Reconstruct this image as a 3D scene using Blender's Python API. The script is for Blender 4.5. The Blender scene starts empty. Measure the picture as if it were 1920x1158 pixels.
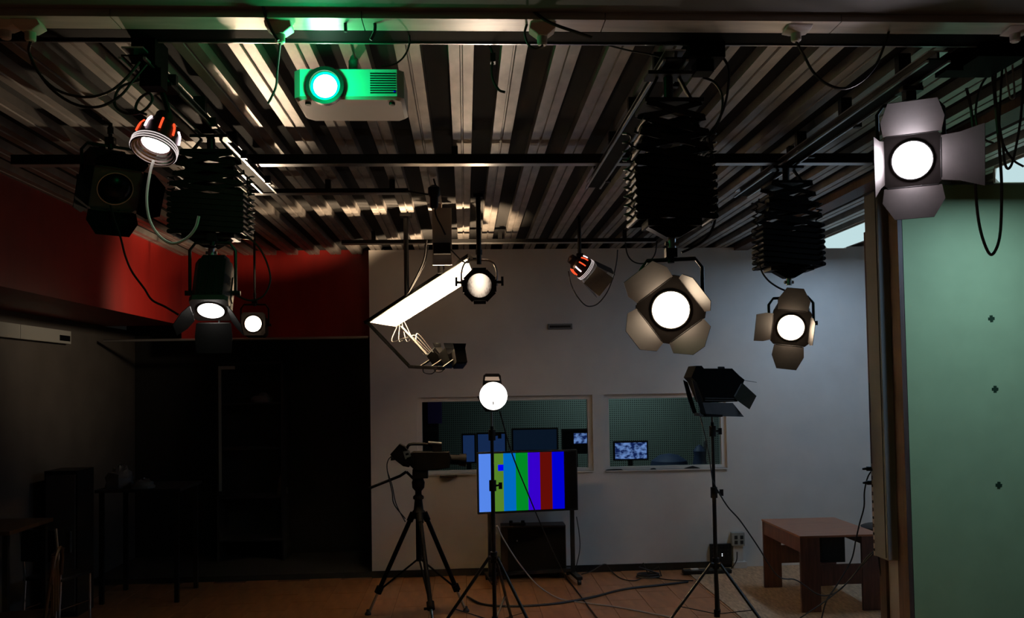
import bpy, math, random
from mathutils import Vector, Matrix
random.seed(7)
S = bpy.context.scene
C = S.collection

# ------------------------------------------------------------------ camera
F, YAW, PITCH, ROLL, CY = 1600.0, 0.055142, 0.034665, 0.016584, 666.78
CAM = Vector((0, 0, 2.1))
_f = Vector((math.sin(YAW) * math.cos(PITCH), math.cos(YAW) * math.cos(PITCH), math.sin(PITCH)))
_r0 = Vector((math.cos(YAW), -math.sin(YAW), 0)); _u0 = _r0.cross(_f)
_r = _r0 * math.cos(ROLL) - _u0 * math.sin(ROLL); _u = _u0 * math.cos(ROLL) + _r0 * math.sin(ROLL)
cd = bpy.data.cameras.new('camera'); co = bpy.data.objects.new('camera', cd); C.objects.link(co)
cd.sensor_width = 36; cd.lens = 36 * F / 1920; cd.shift_y = (CY - 579) / 1920; cd.clip_start = .05
m = Matrix((_r, _u, -_f)).transposed().to_4x4(); m.translation = CAM; co.matrix_world = m
S.camera = co
def A(px, py, Y):
    d = _f + _r * ((px - 960) / F) + _u * ((CY - py) / F)
    return CAM + d * (Y / d.y)
def G(px, py, z=0.0):
    d = _f + _r * ((px - 960) / F) + _u * ((CY - py) / F)
    return CAM + d * ((z - CAM.z) / d.z)

# ------------------------------------------------------------------ world, exposure
w = bpy.data.worlds.new('world'); S.world = w; w.use_nodes = True
w.node_tree.nodes['Background'].inputs[0].default_value = (.9, .85, .8, 1)
w.node_tree.nodes['Background'].inputs[1].default_value = 0.004
S.view_settings.view_transform = 'Standard'; S.view_settings.look = 'None'
S.view_settings.gamma = 1; S.view_settings.exposure = 0.0; S.view_settings.use_curve_mapping = False
cy = S.cycles; cy.use_denoising = True; cy.max_bounces = 6; cy.diffuse_bounces = 4
cy.glossy_bounces = 3; cy.transparent_max_bounces = 8; cy.sample_clamp_indirect = 10; cy.caustics_reflective = False; cy.caustics_refractive = False

WARM = (1, .76, .52); COOL = (.48, .70, 1.0)
def lamp(kind, name, loc, energy, color, parent=None, direc=None, size=.05, angle=60, blend=.5, lloc=None, sizey=None):
    d = bpy.data.lights.new(name, kind); d.energy = energy; d.color = color
    o = bpy.data.objects.new(name, d); C.objects.link(o)
    if kind == 'AREA':
        d.shape = 'RECTANGLE'; d.size = size; d.size_y = sizey or size
    else: d.shadow_soft_size = size
    if kind == 'SPOT': d.spot_size = math.radians(angle); d.spot_blend = blend
    mw = Matrix.Translation(Vector(loc))
    if direc is not None: mw = mw @ Vector(direc).normalized().to_track_quat('-Z', 'Y').to_matrix().to_4x4()
    if parent is not None:
        o.parent = parent; mw = WM[parent.name].inverted() @ mw
    o.matrix_local = mw
    return o

# ------------------------------------------------------------------ materials
def srgb(r, g, b):
    return tuple(((c / 255) / 12.92 if c / 255 <= .04045 else ((c / 255 + .055) / 1.055) ** 2.4) for c in (r, g, b))
MATS = {}
def mat(name, col, rough=.5, metal=0, noise=0, nscale=8, stretch=(1, 1, 1), bump=0, emit=None, estr=0, spec=.5, coat=0, alpha=1):
    M = bpy.data.materials.new(name); M.use_nodes = True; nt = M.node_tree; b = nt.nodes['Principled BSDF']
    b.inputs['Base Color'].default_value = (*col, 1); b.inputs['Roughness'].default_value = rough
    b.inputs['Metallic'].default_value = metal; b.inputs['Specular IOR Level'].default_value = spec
    if coat: b.inputs['Coat Weight'].default_value = coat; b.inputs['Coat Roughness'].default_value = .15
    if emit: b.inputs['Emission Color'].default_value = (*emit, 1); b.inputs['Emission Strength'].default_value = estr
    if noise or bump:
        tc = nt.nodes.new('ShaderNodeTexCoord'); mp = nt.nodes.new('ShaderNodeMapping'); mp.inputs['Scale'].default_value = stretch
        nz = nt.nodes.new('ShaderNodeTexNoise'); nz.inputs['Scale'].default_value = nscale; nz.inputs['Detail'].default_value = 5
        nt.links.new(tc.outputs['Object'], mp.inputs[0]); nt.links.new(mp.outputs[0], nz.inputs['Vector'])
        if noise:
            cr = nt.nodes.new('ShaderNodeValToRGB')
            cr.color_ramp.elements[0].position = .3; cr.color_ramp.elements[1].position = .7
            cr.color_ramp.elements[0].color = (*[c * (1 - noise) for c in col], 1); cr.color_ramp.elements[1].color = (*[min(1, c * (1 + noise)) for c in col], 1)
            nt.links.new(nz.outputs[0], cr.inputs[0]); nt.links.new(cr.outputs[0], b.inputs['Base Color'])
        if bump:
            bp = nt.nodes.new('ShaderNodeBump'); bp.inputs['Strength'].default_value = bump; bp.inputs['Distance'].default_value = .01
            nt.links.new(nz.outputs[0], bp.inputs['Height']); nt.links.new(bp.outputs[0], b.inputs['Normal'])
    MATS[name] = M
    return M
def emis(name, col, s):
    M = bpy.data.materials.new(name); M.use_nodes = True; nt = M.node_tree; nt.nodes.clear()
    e = nt.nodes.new('ShaderNodeEmission'); e.inputs[0].default_value = (*col, 1); e.inputs[1].default_value = s
    o = nt.nodes.new('ShaderNodeOutputMaterial'); nt.links.new(e.outputs[0], o.inputs[0]); MATS[name] = M
    return M
mat('wall_white', (.72, .68, .63), .75, noise=.05, nscale=3, bump=.05)
mat('wall_red', (.24, .009, .006), .45, noise=.12, nscale=6, stretch=(1, 1, .3), bump=.12)
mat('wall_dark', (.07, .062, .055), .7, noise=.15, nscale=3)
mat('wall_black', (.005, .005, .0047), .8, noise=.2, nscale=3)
mat('green_paint', (.36, .50, .25), .7, noise=.05, nscale=4, bump=.04)
mat('brown_wood', (.10, .062, .048), .5, noise=.25, nscale=6, stretch=(6, 6, .6))
mat('deck_steel', (.42, .39, .36), .48, .8, noise=.22, nscale=4, stretch=(3, 1.2, 1))
mat('groove_shade', (.008, .008, .008), .95)  # near-black colour for the painted shade in the deck grooves
mat('soffit', (.16, .16, .155), .7, noise=.1, nscale=2)
mat('trunk_alu', (.70, .64, .59), .35, .35, noise=.2, nscale=4, stretch=(.6, 4, 4))
mat('black_metal', (.007, .007, .007), .4, .2)
mat('black_paint', (.006, .0058, .0056), .5, noise=.2, nscale=20, spec=.35)
mat('black_matt', (.01, .01, .01), .8)
mat('matt_black', (.0016, .0016, .0016), .7, spec=.08)
mat('door_paint', (.05, .042, .04), .5, noise=.15, nscale=15)
mat('steel', (.5, .5, .5), .28, .9)
mat('chrome', (.75, .75, .75), .12, 1)
mat('rubber', (.012, .012, .012), .55)
mat('cable_pale', (.55, .52, .50), .4)
mat('cable_grey', (.10, .10, .10), .4)
mat('plastic_white', (.68, .62, .56), .45)
mat('plastic_grey', (.30, .31, .29), .5)
mat('plastic_dark', (.008, .008, .008), .5, spec=.3)
mat('tile', (.40, .165, .065), .33, noise=.22, nscale=3, stretch=(4, 1, 1), bump=.04)
mat('grout', (.20, .10, .05), .8)
mat('carpet', (.40, .26, .15), .95, noise=.35, nscale=60, stretch=(1, .25, 1), bump=.4)
mat('table_top', (.30, .115, .055), .35, noise=.3, nscale=7, stretch=(.6, 9, 1))
mat('table_wood', (.12, .045, .03), .45, noise=.3, nscale=7, stretch=(6, 6, .6))
mat('dark_wood', (.03, .013, .008), .45, noise=.3, nscale=6, stretch=(5, 5, .6))
mat('chair_wood', (.10, .045, .018), .4, noise=.25, nscale=6, stretch=(5, 5, .6))
mat('reflector', (.88, .86, .80), .5)
mat('bag', (.12, .125, .12), .35, noise=.2, nscale=9, bump=.5)
mat('cardboard', (.10, .07, .04), .8, noise=.1)
mat('tape_green', (.006, .035, .008), .8)
mat('screen_off', (.002, .002, .003), .3, spec=.15)
mat('can_red', (.03, .008, .007), .35, .3)
mat('vent_grey', (.16, .17, .17), .5)
mat('proj_white', (.72, .72, .70), .4)
mat('violet', (.10, .05, .28), .6)
mat('jeans', (.03, .05, .12), .6)
emis('lens_warm', WARM, 20); emis('lens_big', (1, .88, .95), 40); emis('lens_cold', (1, .93, .85), 14)
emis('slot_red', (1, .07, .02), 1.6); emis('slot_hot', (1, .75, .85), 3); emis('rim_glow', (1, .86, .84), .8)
emis('tube_glow', (.62, .85, .88), .85); emis('top_glow', (1, .7, .5), .35); emis('proj_lens', (.75, 1, .85), 30)
emis('proj_glare', (0, 1, .30), 3)
for i, c in enumerate([(84, 133, 232), (82, 128, 40), (0, 104, 190), (0, 135, 36), (52, 0, 200), (95, 12, 6), (0, 0, 205)]): emis('bar%d' % i, srgb(*c), 1.0)
emis('bar_sq', srgb(0, 0, 245), 1)
emis('mon_blue', srgb(30, 50, 95), .8); emis('mon_pale', srgb(60, 90, 125), .5); emis('mon_dim', srgb(18, 30, 50), .7); emis('led', (.8, .9, 1), 1.2)
def glass():
    M = bpy.data.materials.new('glass'); M.use_nodes = True; nt = M.node_tree; nt.nodes.clear()
    t = nt.nodes.new('ShaderNodeBsdfTransparent'); t.inputs[0].default_value = (.82, .92, .90, 1)
    g = nt.nodes.new('ShaderNodeBsdfGlossy'); g.inputs['Roughness'].default_value = .03
    fr = nt.nodes.new('ShaderNodeFresnel'); fr.inputs[0].default_value = 1.45
    x = nt.nodes.new('ShaderNodeMixShader'); o = nt.nodes.new('ShaderNodeOutputMaterial')
    nt.links.new(fr.outputs[0], x.inputs[0]); nt.links.new(t.outputs[0], x.inputs[1]); nt.links.new(g.outputs[0], x.inputs[2]); nt.links.new(x.outputs[0], o.inputs[0])
    MATS['glass'] = M
glass()
def perforated():
    M = mat('perforated', (.22, .28, .25), .7); nt = M.node_tree; b = nt.nodes['Principled BSDF']
    tc = nt.nodes.new('ShaderNodeTexCoord'); vm = nt.nodes.new('ShaderNodeVectorMath'); vm.operation = 'SCALE'; vm.inputs['Scale'].default_value = 1 / .0285
    fr = nt.nodes.new('ShaderNodeVectorMath'); fr.operation = 'FRACTION'
    sb = nt.nodes.new('ShaderNodeVectorMath'); sb.operation = 'SUBTRACT'; sb.inputs[1].default_value = (.5, 0, .5)
    ml = nt.nodes.new('ShaderNodeVectorMath'); ml.operation = 'MULTIPLY'; ml.inputs[1].default_value = (1, 0, 1)
    ln = nt.nodes.new('ShaderNodeVectorMath'); ln.operation = 'LENGTH'
    lt = nt.nodes.new('ShaderNodeMath'); lt.operation = 'GREATER_THAN'; lt.inputs[1].default_value = .27
    mx = nt.nodes.new('ShaderNodeMixRGB'); mx.inputs[1].default_value = (.012, .016, .02, 1); mx.inputs[2].default_value = (.24, .30, .265, 1)
    for a, c in ((tc.outputs['Object'], vm.inputs[0]), (vm.outputs[0], fr.inputs[0]), (fr.outputs[0], sb.inputs[0]), (sb.outputs[0], ml.inputs[0]), (ml.outputs[0], ln.inputs[0]), (ln.outputs['Value'], lt.inputs[0]), (lt.outputs[0], mx.inputs[0]), (mx.outputs[0], b.inputs['Base Color'])): nt.links.new(a, c)
perforated()
def lens_par():          # pressed-glass lamp front: bright filament, cross-hatched glass
    M = bpy.data.materials.new('lens_par'); M.use_nodes = True; nt = M.node_tree; nt.nodes.clear()
    tc = nt.nodes.new('ShaderNodeTexCoord'); mp = nt.nodes.new('ShaderNodeMapping'); mp.inputs['Scale'].default_value = (75, 1, 38)
    vo = nt.nodes.new('ShaderNodeTexVoronoi'); vo.inputs['Scale'].default_value = 1
    g = nt.nodes.new('ShaderNodeTexGradient'); g.gradient_type = 'SPHERICAL'
    m2 = nt.nodes.new('ShaderNodeMapping'); m2.inputs['Scale'].default_value = (10, 6, 6); m2.inputs['Location'].default_value = (0, 0, -.25)
    cr = nt.nodes.new('ShaderNodeValToRGB'); cr.color_ramp.elements[0].color = (.20, .10, .08, 1); cr.color_ramp.elements[1].color = (1, .8, .6, 1); cr.color_ramp.elements[1].position = .6
    mt = nt.nodes.new('ShaderNodeMath'); mt.operation = 'MULTIPLY_ADD'; mt.inputs[1].default_value = .5
    sc = nt.nodes.new('ShaderNodeMath'); sc.operation = 'MULTIPLY_ADD'; sc.inputs[1].default_value = 2.2; sc.inputs[2].default_value = .12
    e = nt.nodes.new('ShaderNodeEmission'); o = nt.nodes.new('ShaderNodeOutputMaterial')
    for a, c in ((tc.outputs['Object'], mp.inputs[0]), (mp.outputs[0], vo.inputs['Vector']), (tc.outputs['Object'], m2.inputs[0]), (m2.outputs[0], g.inputs[0]), (vo.outputs['Distance'], mt.inputs[0]), (g.outputs['Fac'], mt.inputs[2]), (mt.outputs[0], cr.inputs[0]), (cr.outputs[0], e.inputs[0]), (g.outputs['Fac'], sc.inputs[0]), (sc.outputs[0], e.inputs[1]), (e.outputs[0], o.inputs[0])): nt.links.new(a, c)
    MATS['lens_par'] = M
lens_par()
def cctv():
    M = bpy.data.materials.new('cctv'); M.use_nodes = True; nt = M.node_tree; nt.nodes.clear()
    tc = nt.nodes.new('ShaderNodeTexCoord'); mp = nt.nodes.new('ShaderNodeMapping'); mp.inputs['Scale'].default_value = (9, 1, 14)
    v = nt.nodes.new('ShaderNodeTexNoise'); v.inputs['Scale'].default_value = 1.6; v.inputs['Detail'].default_value = 3
    cr = nt.nodes.new('ShaderNodeValToRGB'); cr.color_ramp.elements[0].position = .42; cr.color_ramp.elements[1].position = .6
    cr.color_ramp.elements[0].color = (*srgb(22, 36, 90), 1); cr.color_ramp.elements[1].color = (*srgb(125, 150, 220), 1)
    e = nt.nodes.new('ShaderNodeEmission'); e.inputs[1].default_value = .9; o = nt.nodes.new('ShaderNodeOutputMaterial')
    for a, c in ((tc.outputs['Object'], mp.inputs[0]), (mp.outputs[0], v.inputs['Vector']), (v.outputs[0], cr.inputs[0]), (cr.outputs[0], e.inputs[0]), (e.outputs[0], o.inputs[0])): nt.links.new(a, c)
    MATS['cctv'] = M
cctv()

# ------------------------------------------------------------------ mesh helpers
WM = {}
def frame(z, x=None):
    z = Vector(z).normalized(); x = Vector(x) if x else (Vector((1, 0, 0)) if abs(z.x) < .9 else Vector((0, 1, 0)))
    y = z.cross(x).normalized(); x = y.cross(z); return x, y, z
class MB:
    def __init__(s, M=None): s.v = []; s.f = []; s.M = M or Matrix()
    def add(s, vs, fs):
        n = len(s.v); s.v += [s.M @ Vector(v) for v in vs]; s.f += [[i + n for i in f] for f in fs]; return s
    def box(s, x0, x1, y0, y1, z0, z1):
        return s.add([(x, y, z) for z in (z0, z1) for y in (y0, y1) for x in (x0, x1)], [(0, 2, 3, 1), (4, 5, 7, 6), (0, 1, 5, 4), (2, 6, 7, 3), (0, 4, 6, 2), (1, 3, 7, 5)])
    def bar(s, p, q, w, h, up=(0, 0, 1)):       # rectangular bar from p to q
        p, q = Vector(p), Vector(q); d = (q - p).normalized(); up = Vector(up)
        if abs(d.dot(up)) > .98: up = Vector((1, 0, 0))
        a = d.cross(up).normalized() * w / 2; b = a.cross(d).normalized() * h / 2
        return s.add([p - a - b, p + a - b, p + a + b, p - a + b, q - a - b, q + a - b, q + a + b, q - a + b], [(0, 3, 2, 1), (4, 5, 6, 7), (0, 1, 5, 4), (1, 2, 6, 5), (2, 3, 7, 6), (3, 0, 4, 7)])
    def cyl(s, p, q, r, r2=None, n=14, cap=True):
        p, q = Vector(p), Vector(q); r2 = r if r2 is None else r2; x, y, z = frame(q - p)
        vs = []; 
        for c, R in ((p, r), (q, r2)):
            vs += [c + (x * math.cos(2 * math.pi * i / n) + y * math.sin(2 * math.pi * i / n)) * R for i in range(n)]
        fs = [(i, (i + 1) % n, n + (i + 1) % n, n + i) for i in range(n)]
        if cap: fs += [list(range(n))[::-1], list(range(n, 2 * n))]
        return s.add(vs, fs)
    def lathe(s, prof, o=(0, 0, 0), z=(0, 0, 1), n=24, x=None, cap=True):   # prof: (radius, height)
        x, y, z = frame(z, x); o = Vector(o); vs = []; fs = []
        for r, h in prof: vs += [o + z * h + (x * math.cos(2 * math.pi * i / n) + y * math.sin(2 * math.pi * i / n)) * r for i in range(n)]
        for k in range(len(prof) - 1): fs += [(k * n + i, k * n + (i + 1) % n, (k + 1) * n + (i + 1) % n, (k + 1) * n + i) for i in range(n)]
        if cap: fs += [list(range(n))[::-1], list(range((len(prof) - 1) * n, len(prof) * n))]
        return s.add(vs, fs)
    def tube(s, pts, r, n=6):
        pts = [Vector(p) for p in pts]; vs = []; fs = []; x = None
        for k, p in enumerate(pts):
            t = (pts[min(k + 1, len(pts) - 1)] - pts[max(k - 1, 0)])
            if t.length < 1e-9: t = Vector((0, 0, 1))
            t.normalize()
            if x is None: x, y, _ = frame(t)
            else:
                x = (x - t * x.dot(t)); x.normalize(); y = t.cross(x)
            vs += [p + (x * math.cos(2 * math.pi * i / n) + y * math.sin(2 * math.pi * i / n)) * r for i in range(n)]
        for k in range(len(pts) - 1): fs += [(k * n + i, k * n + (i + 1) % n, (k + 1) * n + (i + 1) % n, (k + 1) * n + i) for i in range(n)]
        fs += [list(range(n))[::-1], list(range((len(pts) - 1) * n, len(pts) * n))]
        return s.add(vs, fs)
    def prism(s, poly, d, off=(0, 0, 0)):        # planar 3D polygon extruded by vector d
        n = len(poly); d = Vector(d); off = Vector(off); P = [Vector(p) + off for p in poly]
        return s.add(P + [p + d for p in P], [list(range(n))[::-1], list(range(n, 2 * n))] + [(i, (i + 1) % n, n + (i + 1) % n, n + i) for i in range(n)])
    def ring_plate(s, r, sq, y0, y1, n=32):      # square plate in XZ with a round hole
        vs = []; 
        for yy in (y0, y1):
            for i in range(n):
                a = 2 * math.pi * (i + .5) / n; c, q = math.cos(a), math.sin(a); k = sq / max(abs(c), abs(q))
                vs += [(c * r, yy, q * r), (c * k, yy, q * k)]
        fs = []
        for i in range(n):
            j = (i + 1) % n; a, b, c2, d = 2 * i, 2 * i + 1, 2 * j + 1, 2 * j
            fs += [(a, b, c2, d), (2 * n + d, 2 * n + c2, 2 * n + b, 2 * n + a), (b, 2 * n + b, 2 * n + c2, c2), (a, d, 2 * n + d, 2 * n + a)]
        return s.add(vs, fs)
    def mesh(s, name, mt):
        me = bpy.data.meshes.new(name); me.from_pydata([tuple(v) for v in s.v], [], s.f); me.materials.append(MATS[mt])
        me.polygons.foreach_set('use_smooth', [True] * len(me.polygons)); me.set_sharp_from_angle(angle=math.radians(38)); me.update(); return me
    def build(s, name, mt, parent=None, world=True, bevel=0):
        """one mesh object; under a parent the points are world points unless world=False"""
        if parent is None:
            xs = [v.x for v in s.v]; ys = [v.y for v in s.v]; zs = [v.z for v in s.v]
            o0 = Vector(((min(xs) + max(xs)) / 2, (min(ys) + max(ys)) / 2, min(zs)))
            me = s.mesh(name, mt); me.transform(Matrix.Translation(-o0))
            o = bpy.data.objects.new(name, me); C.objects.link(o); o.location = o0; WM[o.name] = Matrix.Translation(o0)
        else:
            me = s.mesh(name, mt); W = WM[parent.name]
            if world: me.transform(W.inverted())
            o = bpy.data.objects.new(name, me); C.objects.link(o); o.parent = parent; WM[o.name] = W.copy()
        if bevel:
            b = o.modifiers.new('bevel', 'BEVEL'); b.width = bevel; b.segments = 2; b.limit_method = 'ANGLE'
        return o
def tag(o, label, cat, group=None):
    o['label'] = label; o['category'] = cat
    if group: o['group'] = group
    return o
def struct(o): o['kind'] = 'structure'; return o
def thing(name, label, cat, loc, rotz=0, group=None):
    o = bpy.data.objects.new(name, None); C.objects.link(o); o.empty_display_size = .1
    o.location = loc; o.rotation_euler = (0, 0, rotz)
    WM[o.name] = Matrix.Translation(Vector(loc)) @ Matrix.Rotation(rotz, 4, 'Z')
    return tag(o, label, cat, group)
def share(name, src, parent, M):      # another object on the same mesh data, M in the parent's frame
    o = bpy.data.objects.new(name, src.data); C.objects.link(o); o.parent = parent; o.matrix_local = M; WM[o.name] = WM[parent.name] @ M
    return o
def smooth(pts, k=8):
    P = [Vector(p) for p in pts]; P = [P[0] * 2 - P[1]] + P + [P[-1] * 2 - P[-2]]; out = []
    for i in range(1, len(P) - 2):
        a, b, c, d = P[i - 1:i + 3]
        for j in range(k):
            t = j / k; out.append(.5 * ((2 * b) + (c - a) * t + (2 * a - 5 * b + 4 * c - d) * t * t + (3 * b - a - 3 * c + d) * t ** 3))
    out.append(P[-2]); return out
def cable(label, pts, r=.006, mt='rubber', name='cable', group=None, k=8):
    o = MB().tube(smooth(pts, k), r).build(name, mt); tag(o, label, 'cable', group); return o
def ap(Y, *pp): return [A(x, y, Y) for x, y in pp]

# ================================================================== SETTING
H = 3.64; YB = 9.59; XL = -4.10; XRED = -3.22; XW = -1.06
fl = struct(MB().box(-6, 7, 0, 13, -.1, -.006).build('floor', 'grout'))
src = None; n = 0
TX, TY = .345, .62
for ix in range(-11, 11):
    for iy in range(8):
        x0 = -.02 + ix * TX; y0 = 5.2 + iy * TY + (TY / 2 if ix % 2 else 0)
        if y0 > 9.5: continue
        if src is None:
            src = MB().box(.003, TX - .003, .003, TY - .003, -.006, 0).build('floor_tile', 'tile', fl, world=False); src.matrix_local = WM[fl.name].inverted() @ Matrix.Translation((x0, y0, 0)); continue
        share('floor_tile', src, fl, WM[fl.name].inverted() @ Matrix.Translation((x0, y0, 0)))
MB().box(-3.85, 3.8, 0, 5.2, -.006, 0).build('near_floor_sheet', 'tile', fl)
MB().box(-3.85, 3.8, 9.9, 13, -.006, 0).build('far_floor_sheet', 'carpet', fl)
tag(MB().box(2.42, 6.5, 6.95, YB, .001, .008).build('carpet', 'carpet'), 'beige woven carpet under the wooden table', 'carpet')

# ceiling: slab with trapezoidal steel deck sheets
ceil = struct(MB().box(-6, 7, 3.75, 13, H + .135, H + .25).build('ceiling', 'black_matt'))
PIT = .245
prof = [(0, 0), (.05, 0), (.054, .012), (.062, .012), (.066, 0), (.116, 0), (.128, .12), (.233, .12), (.245, 0)]
dm = MB()
for k in range(len(prof) - 1):
    (xa, za), (xb, zb) = prof[k], prof[k + 1]
    dm.add([(xa, 0, za), (xb, 0, zb), (xb, 6.1, zb), (xa, 6.1, za), (xa, 0, za + .003), (xb, 0, zb + .003), (xb, 6.1, zb + .003), (xa, 6.1, za + .003)], [(0, 3, 2, 1), (4, 5, 6, 7), (0, 1, 5, 4), (2, 3, 7, 6)])
first = None
for i in range(40):
    Mx = Matrix.Translation((-3.24 + i * PIT, 3.78, H))
    if first is None: first = dm.build('deck_sheet', 'deck_steel', ceil, world=False); first.matrix_local = WM[ceil.name].inverted() @ Mx
    else: share('deck_sheet', first, ceil, WM[ceil.name].inverted() @ Mx)
    if i == 0: groove_shade = MB().box(.1225, .2385, .01, 6.09, .050, .058).build('groove_shade_strip', 'groove_shade', ceil, world=False); groove_shade.matrix_local = WM[ceil.name].inverted() @ Mx  # dark strip added in each deck groove to paint its shade
    else: share('groove_shade_strip', groove_shade, ceil, WM[ceil.name].inverted() @ Mx)

# front downstand beam with aluminium trunking and black rail
zt, zb, zr = A(960, 36, 3.56).z, A(960, 57, 3.56).z, A(960, 80, 3.56).z
struct(MB().box(-4, 7, .3, 3.70, zb + .03, zb + .4).build('trim_1', 'soffit'))
tr = thing('cable_trunking', 'pale aluminium cable trunking running along the near ceiling beam', 'trunking', (0, 3.56, zb))
for k in range(6):
    x0 = -2.4 + k * 1.0
    MB().box(x0 + .002, x0 + .998, 3.45, 3.57, zb, zb + .03).build('trunking_length', 'trunk_alu', tr)
rl = thing('lighting_beam', 'black steel beam under the aluminium trunking', 'beam', (0, 3.57, zb))
MB().box(-3.2, 4.6, 3.575, 3.70, zb, zb + .05).build('beam_tube', 'matt_black', rl)
MB().box(-3.2, 4.6, 3.69, 3.70, zb - .006, zb).build('beam_lip', 'steel', rl)
def crossbeam(label, Y, px0, px1, py, th, mt='black_metal', lip=True):
    a = A(px0, py, Y); b = A(px1, py, Y); z = (a.z + b.z) / 2
    t = thing('lighting_beam', label, 'beam', ((a.x + b.x) / 2, Y, z))
    MB().box(a.x, b.x, Y, Y + .06, z - th, z + th).build('beam_tube', mt, t)
    if lip: MB().box(a.x, b.x, Y - .004, Y + .064, z - th - .004, z - th).build('beam_lip', 'steel', t)
    for k in range(3):
        x = a.x + (b.x - a.x) * (.1 + .4 * k); MB().box(x - .02, x + .02, Y + .01, Y + .05, z + th, H + .0005).build('bracket', mt, t)
crossbeam('black steel beam crossing the ceiling behind the projector', 5.43, 20, 1640, 297, .03)
crossbeam('short thin black bar under the ceiling left of the hanging plug', 6.3, 462, 765, 357, .016)
crossbeam('thin black pipe under the ceiling near the white wall', 8.4, 640, 1230, 451, .018)

# white back wall with two window openings
p1, q1 = A(782, 746, YB), A(1113, 885, YB); p2, q2 = A(1133, 740, YB), A(1362, 883, YB)
zt1 = 1.98; zb1 = 1.125
q1.x, p2.x = 1.43, 1.565
p1.x = A(782, 800, YB).x; q2.x = A(1362, 800, YB).x
TH = .16
wl = MB()
for x0, x1, z0, z1 in ((XW, p1.x, 0, H), (p1.x, q1.x, 0, zb1), (p1.x, q1.x, zt1, H), (q1.x, p2.x, 0, H), (p2.x, q2.x, 0, zb1), (p2.x, q2.x, zt1, H), (q2.x, 6.6, 0, H)):
    wl.box(x0, x1, YB, YB + TH, z0, z1)
struct(wl.build('wall_back', 'wall_white'))
struct(MB().box(XW, 3.0, YB - .014, YB, 0, .075).build('baseboard_back', 'black_paint'))
for i, (a, b) in enumerate(((p1, q1), (p2, q2))):
    w_ = bpy.data.objects.new('window_%d' % (i + 1), None); C.objects.link(w_); w_.location = (a.x, YB, zb1); WM[w_.name] = Matrix.Translation((a.x, YB, zb1)); struct(w_)
    fr = MB(); t = .055
    x0, x1 = a.x, b.x
    fr.box(x0, x0 + t, YB + .03, YB + .10, zb1, zt1).box(x1 - t, x1, YB + .03, YB + .10, zb1, zt1).box(x0 + t, x1 - t, YB + .03, YB + .10, zt1 - .05, zt1).box(x0 + t, x1 - t, YB + .03, YB + .10, zb1, zb1 + .035)
    fr.build('window_frame', 'wall_white', w_)
    MB().box(x0 + t, x1 - t, YB + .06, YB + .068, zb1 + .035, zt1 - .05).build('pane', 'glass', w_)
    MB().box(x0, x1, YB - .02, YB + .03, zb1 - .012, zb1).build('window_sill', 'wall_white', w_)
# red upper walls and dark lower walls on the left
zr1 = A(165, 567, 7.2).z
zredL = 2.85; zredB = 2.69
struct(MB().box(XL - .1, XRED, 2, 9.95, zredL, H + .09).build('wall_left', 'wall_red'))
struct(MB().box(XRED, XW + .02, 9.9, 10.0, zredB, H + .09).build('wall_far_left', 'wall_red'))
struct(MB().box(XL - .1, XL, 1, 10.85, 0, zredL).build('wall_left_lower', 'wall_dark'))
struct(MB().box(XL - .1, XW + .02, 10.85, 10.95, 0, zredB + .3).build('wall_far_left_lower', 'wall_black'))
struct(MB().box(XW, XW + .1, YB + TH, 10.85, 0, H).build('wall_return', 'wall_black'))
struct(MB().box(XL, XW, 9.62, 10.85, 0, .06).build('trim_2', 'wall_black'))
t = thing('cable_trunking', 'grey cable trunking along the dark left wall below the red band', 'trunking', (XL + .05, 7, 2.60))
for k in range(4): MB().box(XL + .002, XL + .06, 5 + k * 1.0, 5.995 + k * 1.0, 2.60, 2.73).build('trunking_length', 'plastic_grey', t)
lp = A(148, 628, 8.3); MB().box(XL + .06, XL + .064, 8.75, 8.97, 2.625, 2.68).build('sticker', 'screen_off', t)
a = A(195, 633, 9.7); b = A(690, 628, 9.7)
tag(MB().cyl((a.x, 9.7, 2.67), (b.x, 9.7, 2.67), .016).build('curtain_pipe', 'steel'), 'thin grey pipe running below the red back wall', 'pipe')

# green wall, partition end and brown trims on the right
YG = 6.47; XP = A(1703, 800, YG).x
struct(MB().box(XP + .004, 7, YG + .03, 6.95, 0, H + .02).build('wall_partition', 'wall_white'))
struct(MB().box(XP, 7, YG, YG + .03, 0, H - .02).build('wall_right', 'green_paint'))
struct(MB().box(XP - .035, XP + .004, YG - .0, YG + .16, 0, H).build('trim_3', 'brown_wood'))
struct(MB().box(XP - .02, XP + .004, 6.86, 6.97, 0, H).build('trim_4', 'brown_wood'))
struct(MB().box(3.10, 3.26, 3.8, YB, H - .035, H + .02).build('trim_5', 'brown_wood'))
struct(MB().box(6.5, 6.6, 6.9, YB, 0, H).build('wall_right_far', 'wall_white'))
# tape crosses on the green wall
src = None
for k, (x, y, lab) in enumerate(((1859, 597, 'dark green tape cross high on the green wall'), (1866, 729, 'dark green tape cross between the other two on the green wall'), (1873, 909, 'dark green tape cross lowest on the green wall'))):
    p = A(x, y, YG - .003); c = MB(Matrix.Translation(p) @ Matrix.Rotation(.08 * (k - 1) + .03, 4, 'Y'))
    s_ = .026
    c.prism([(-s_, 0, -.01), (-.012, 0, -.011), (-.011, 0, -s_), (.013, 0, -s_), (.012, 0, -.012), (s_, 0, -.01), (s_, 0, .011), (.012, 0, .012), (.012, 0, s_), (-.012, 0, s_), (-.012, 0, .01), (-s_, 0, .01)], (0, .003, 0))
    tag(c.build('tape_cross', 'tape_green'), lab, 'tape', 'tracking crosses on the green wall')

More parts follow.
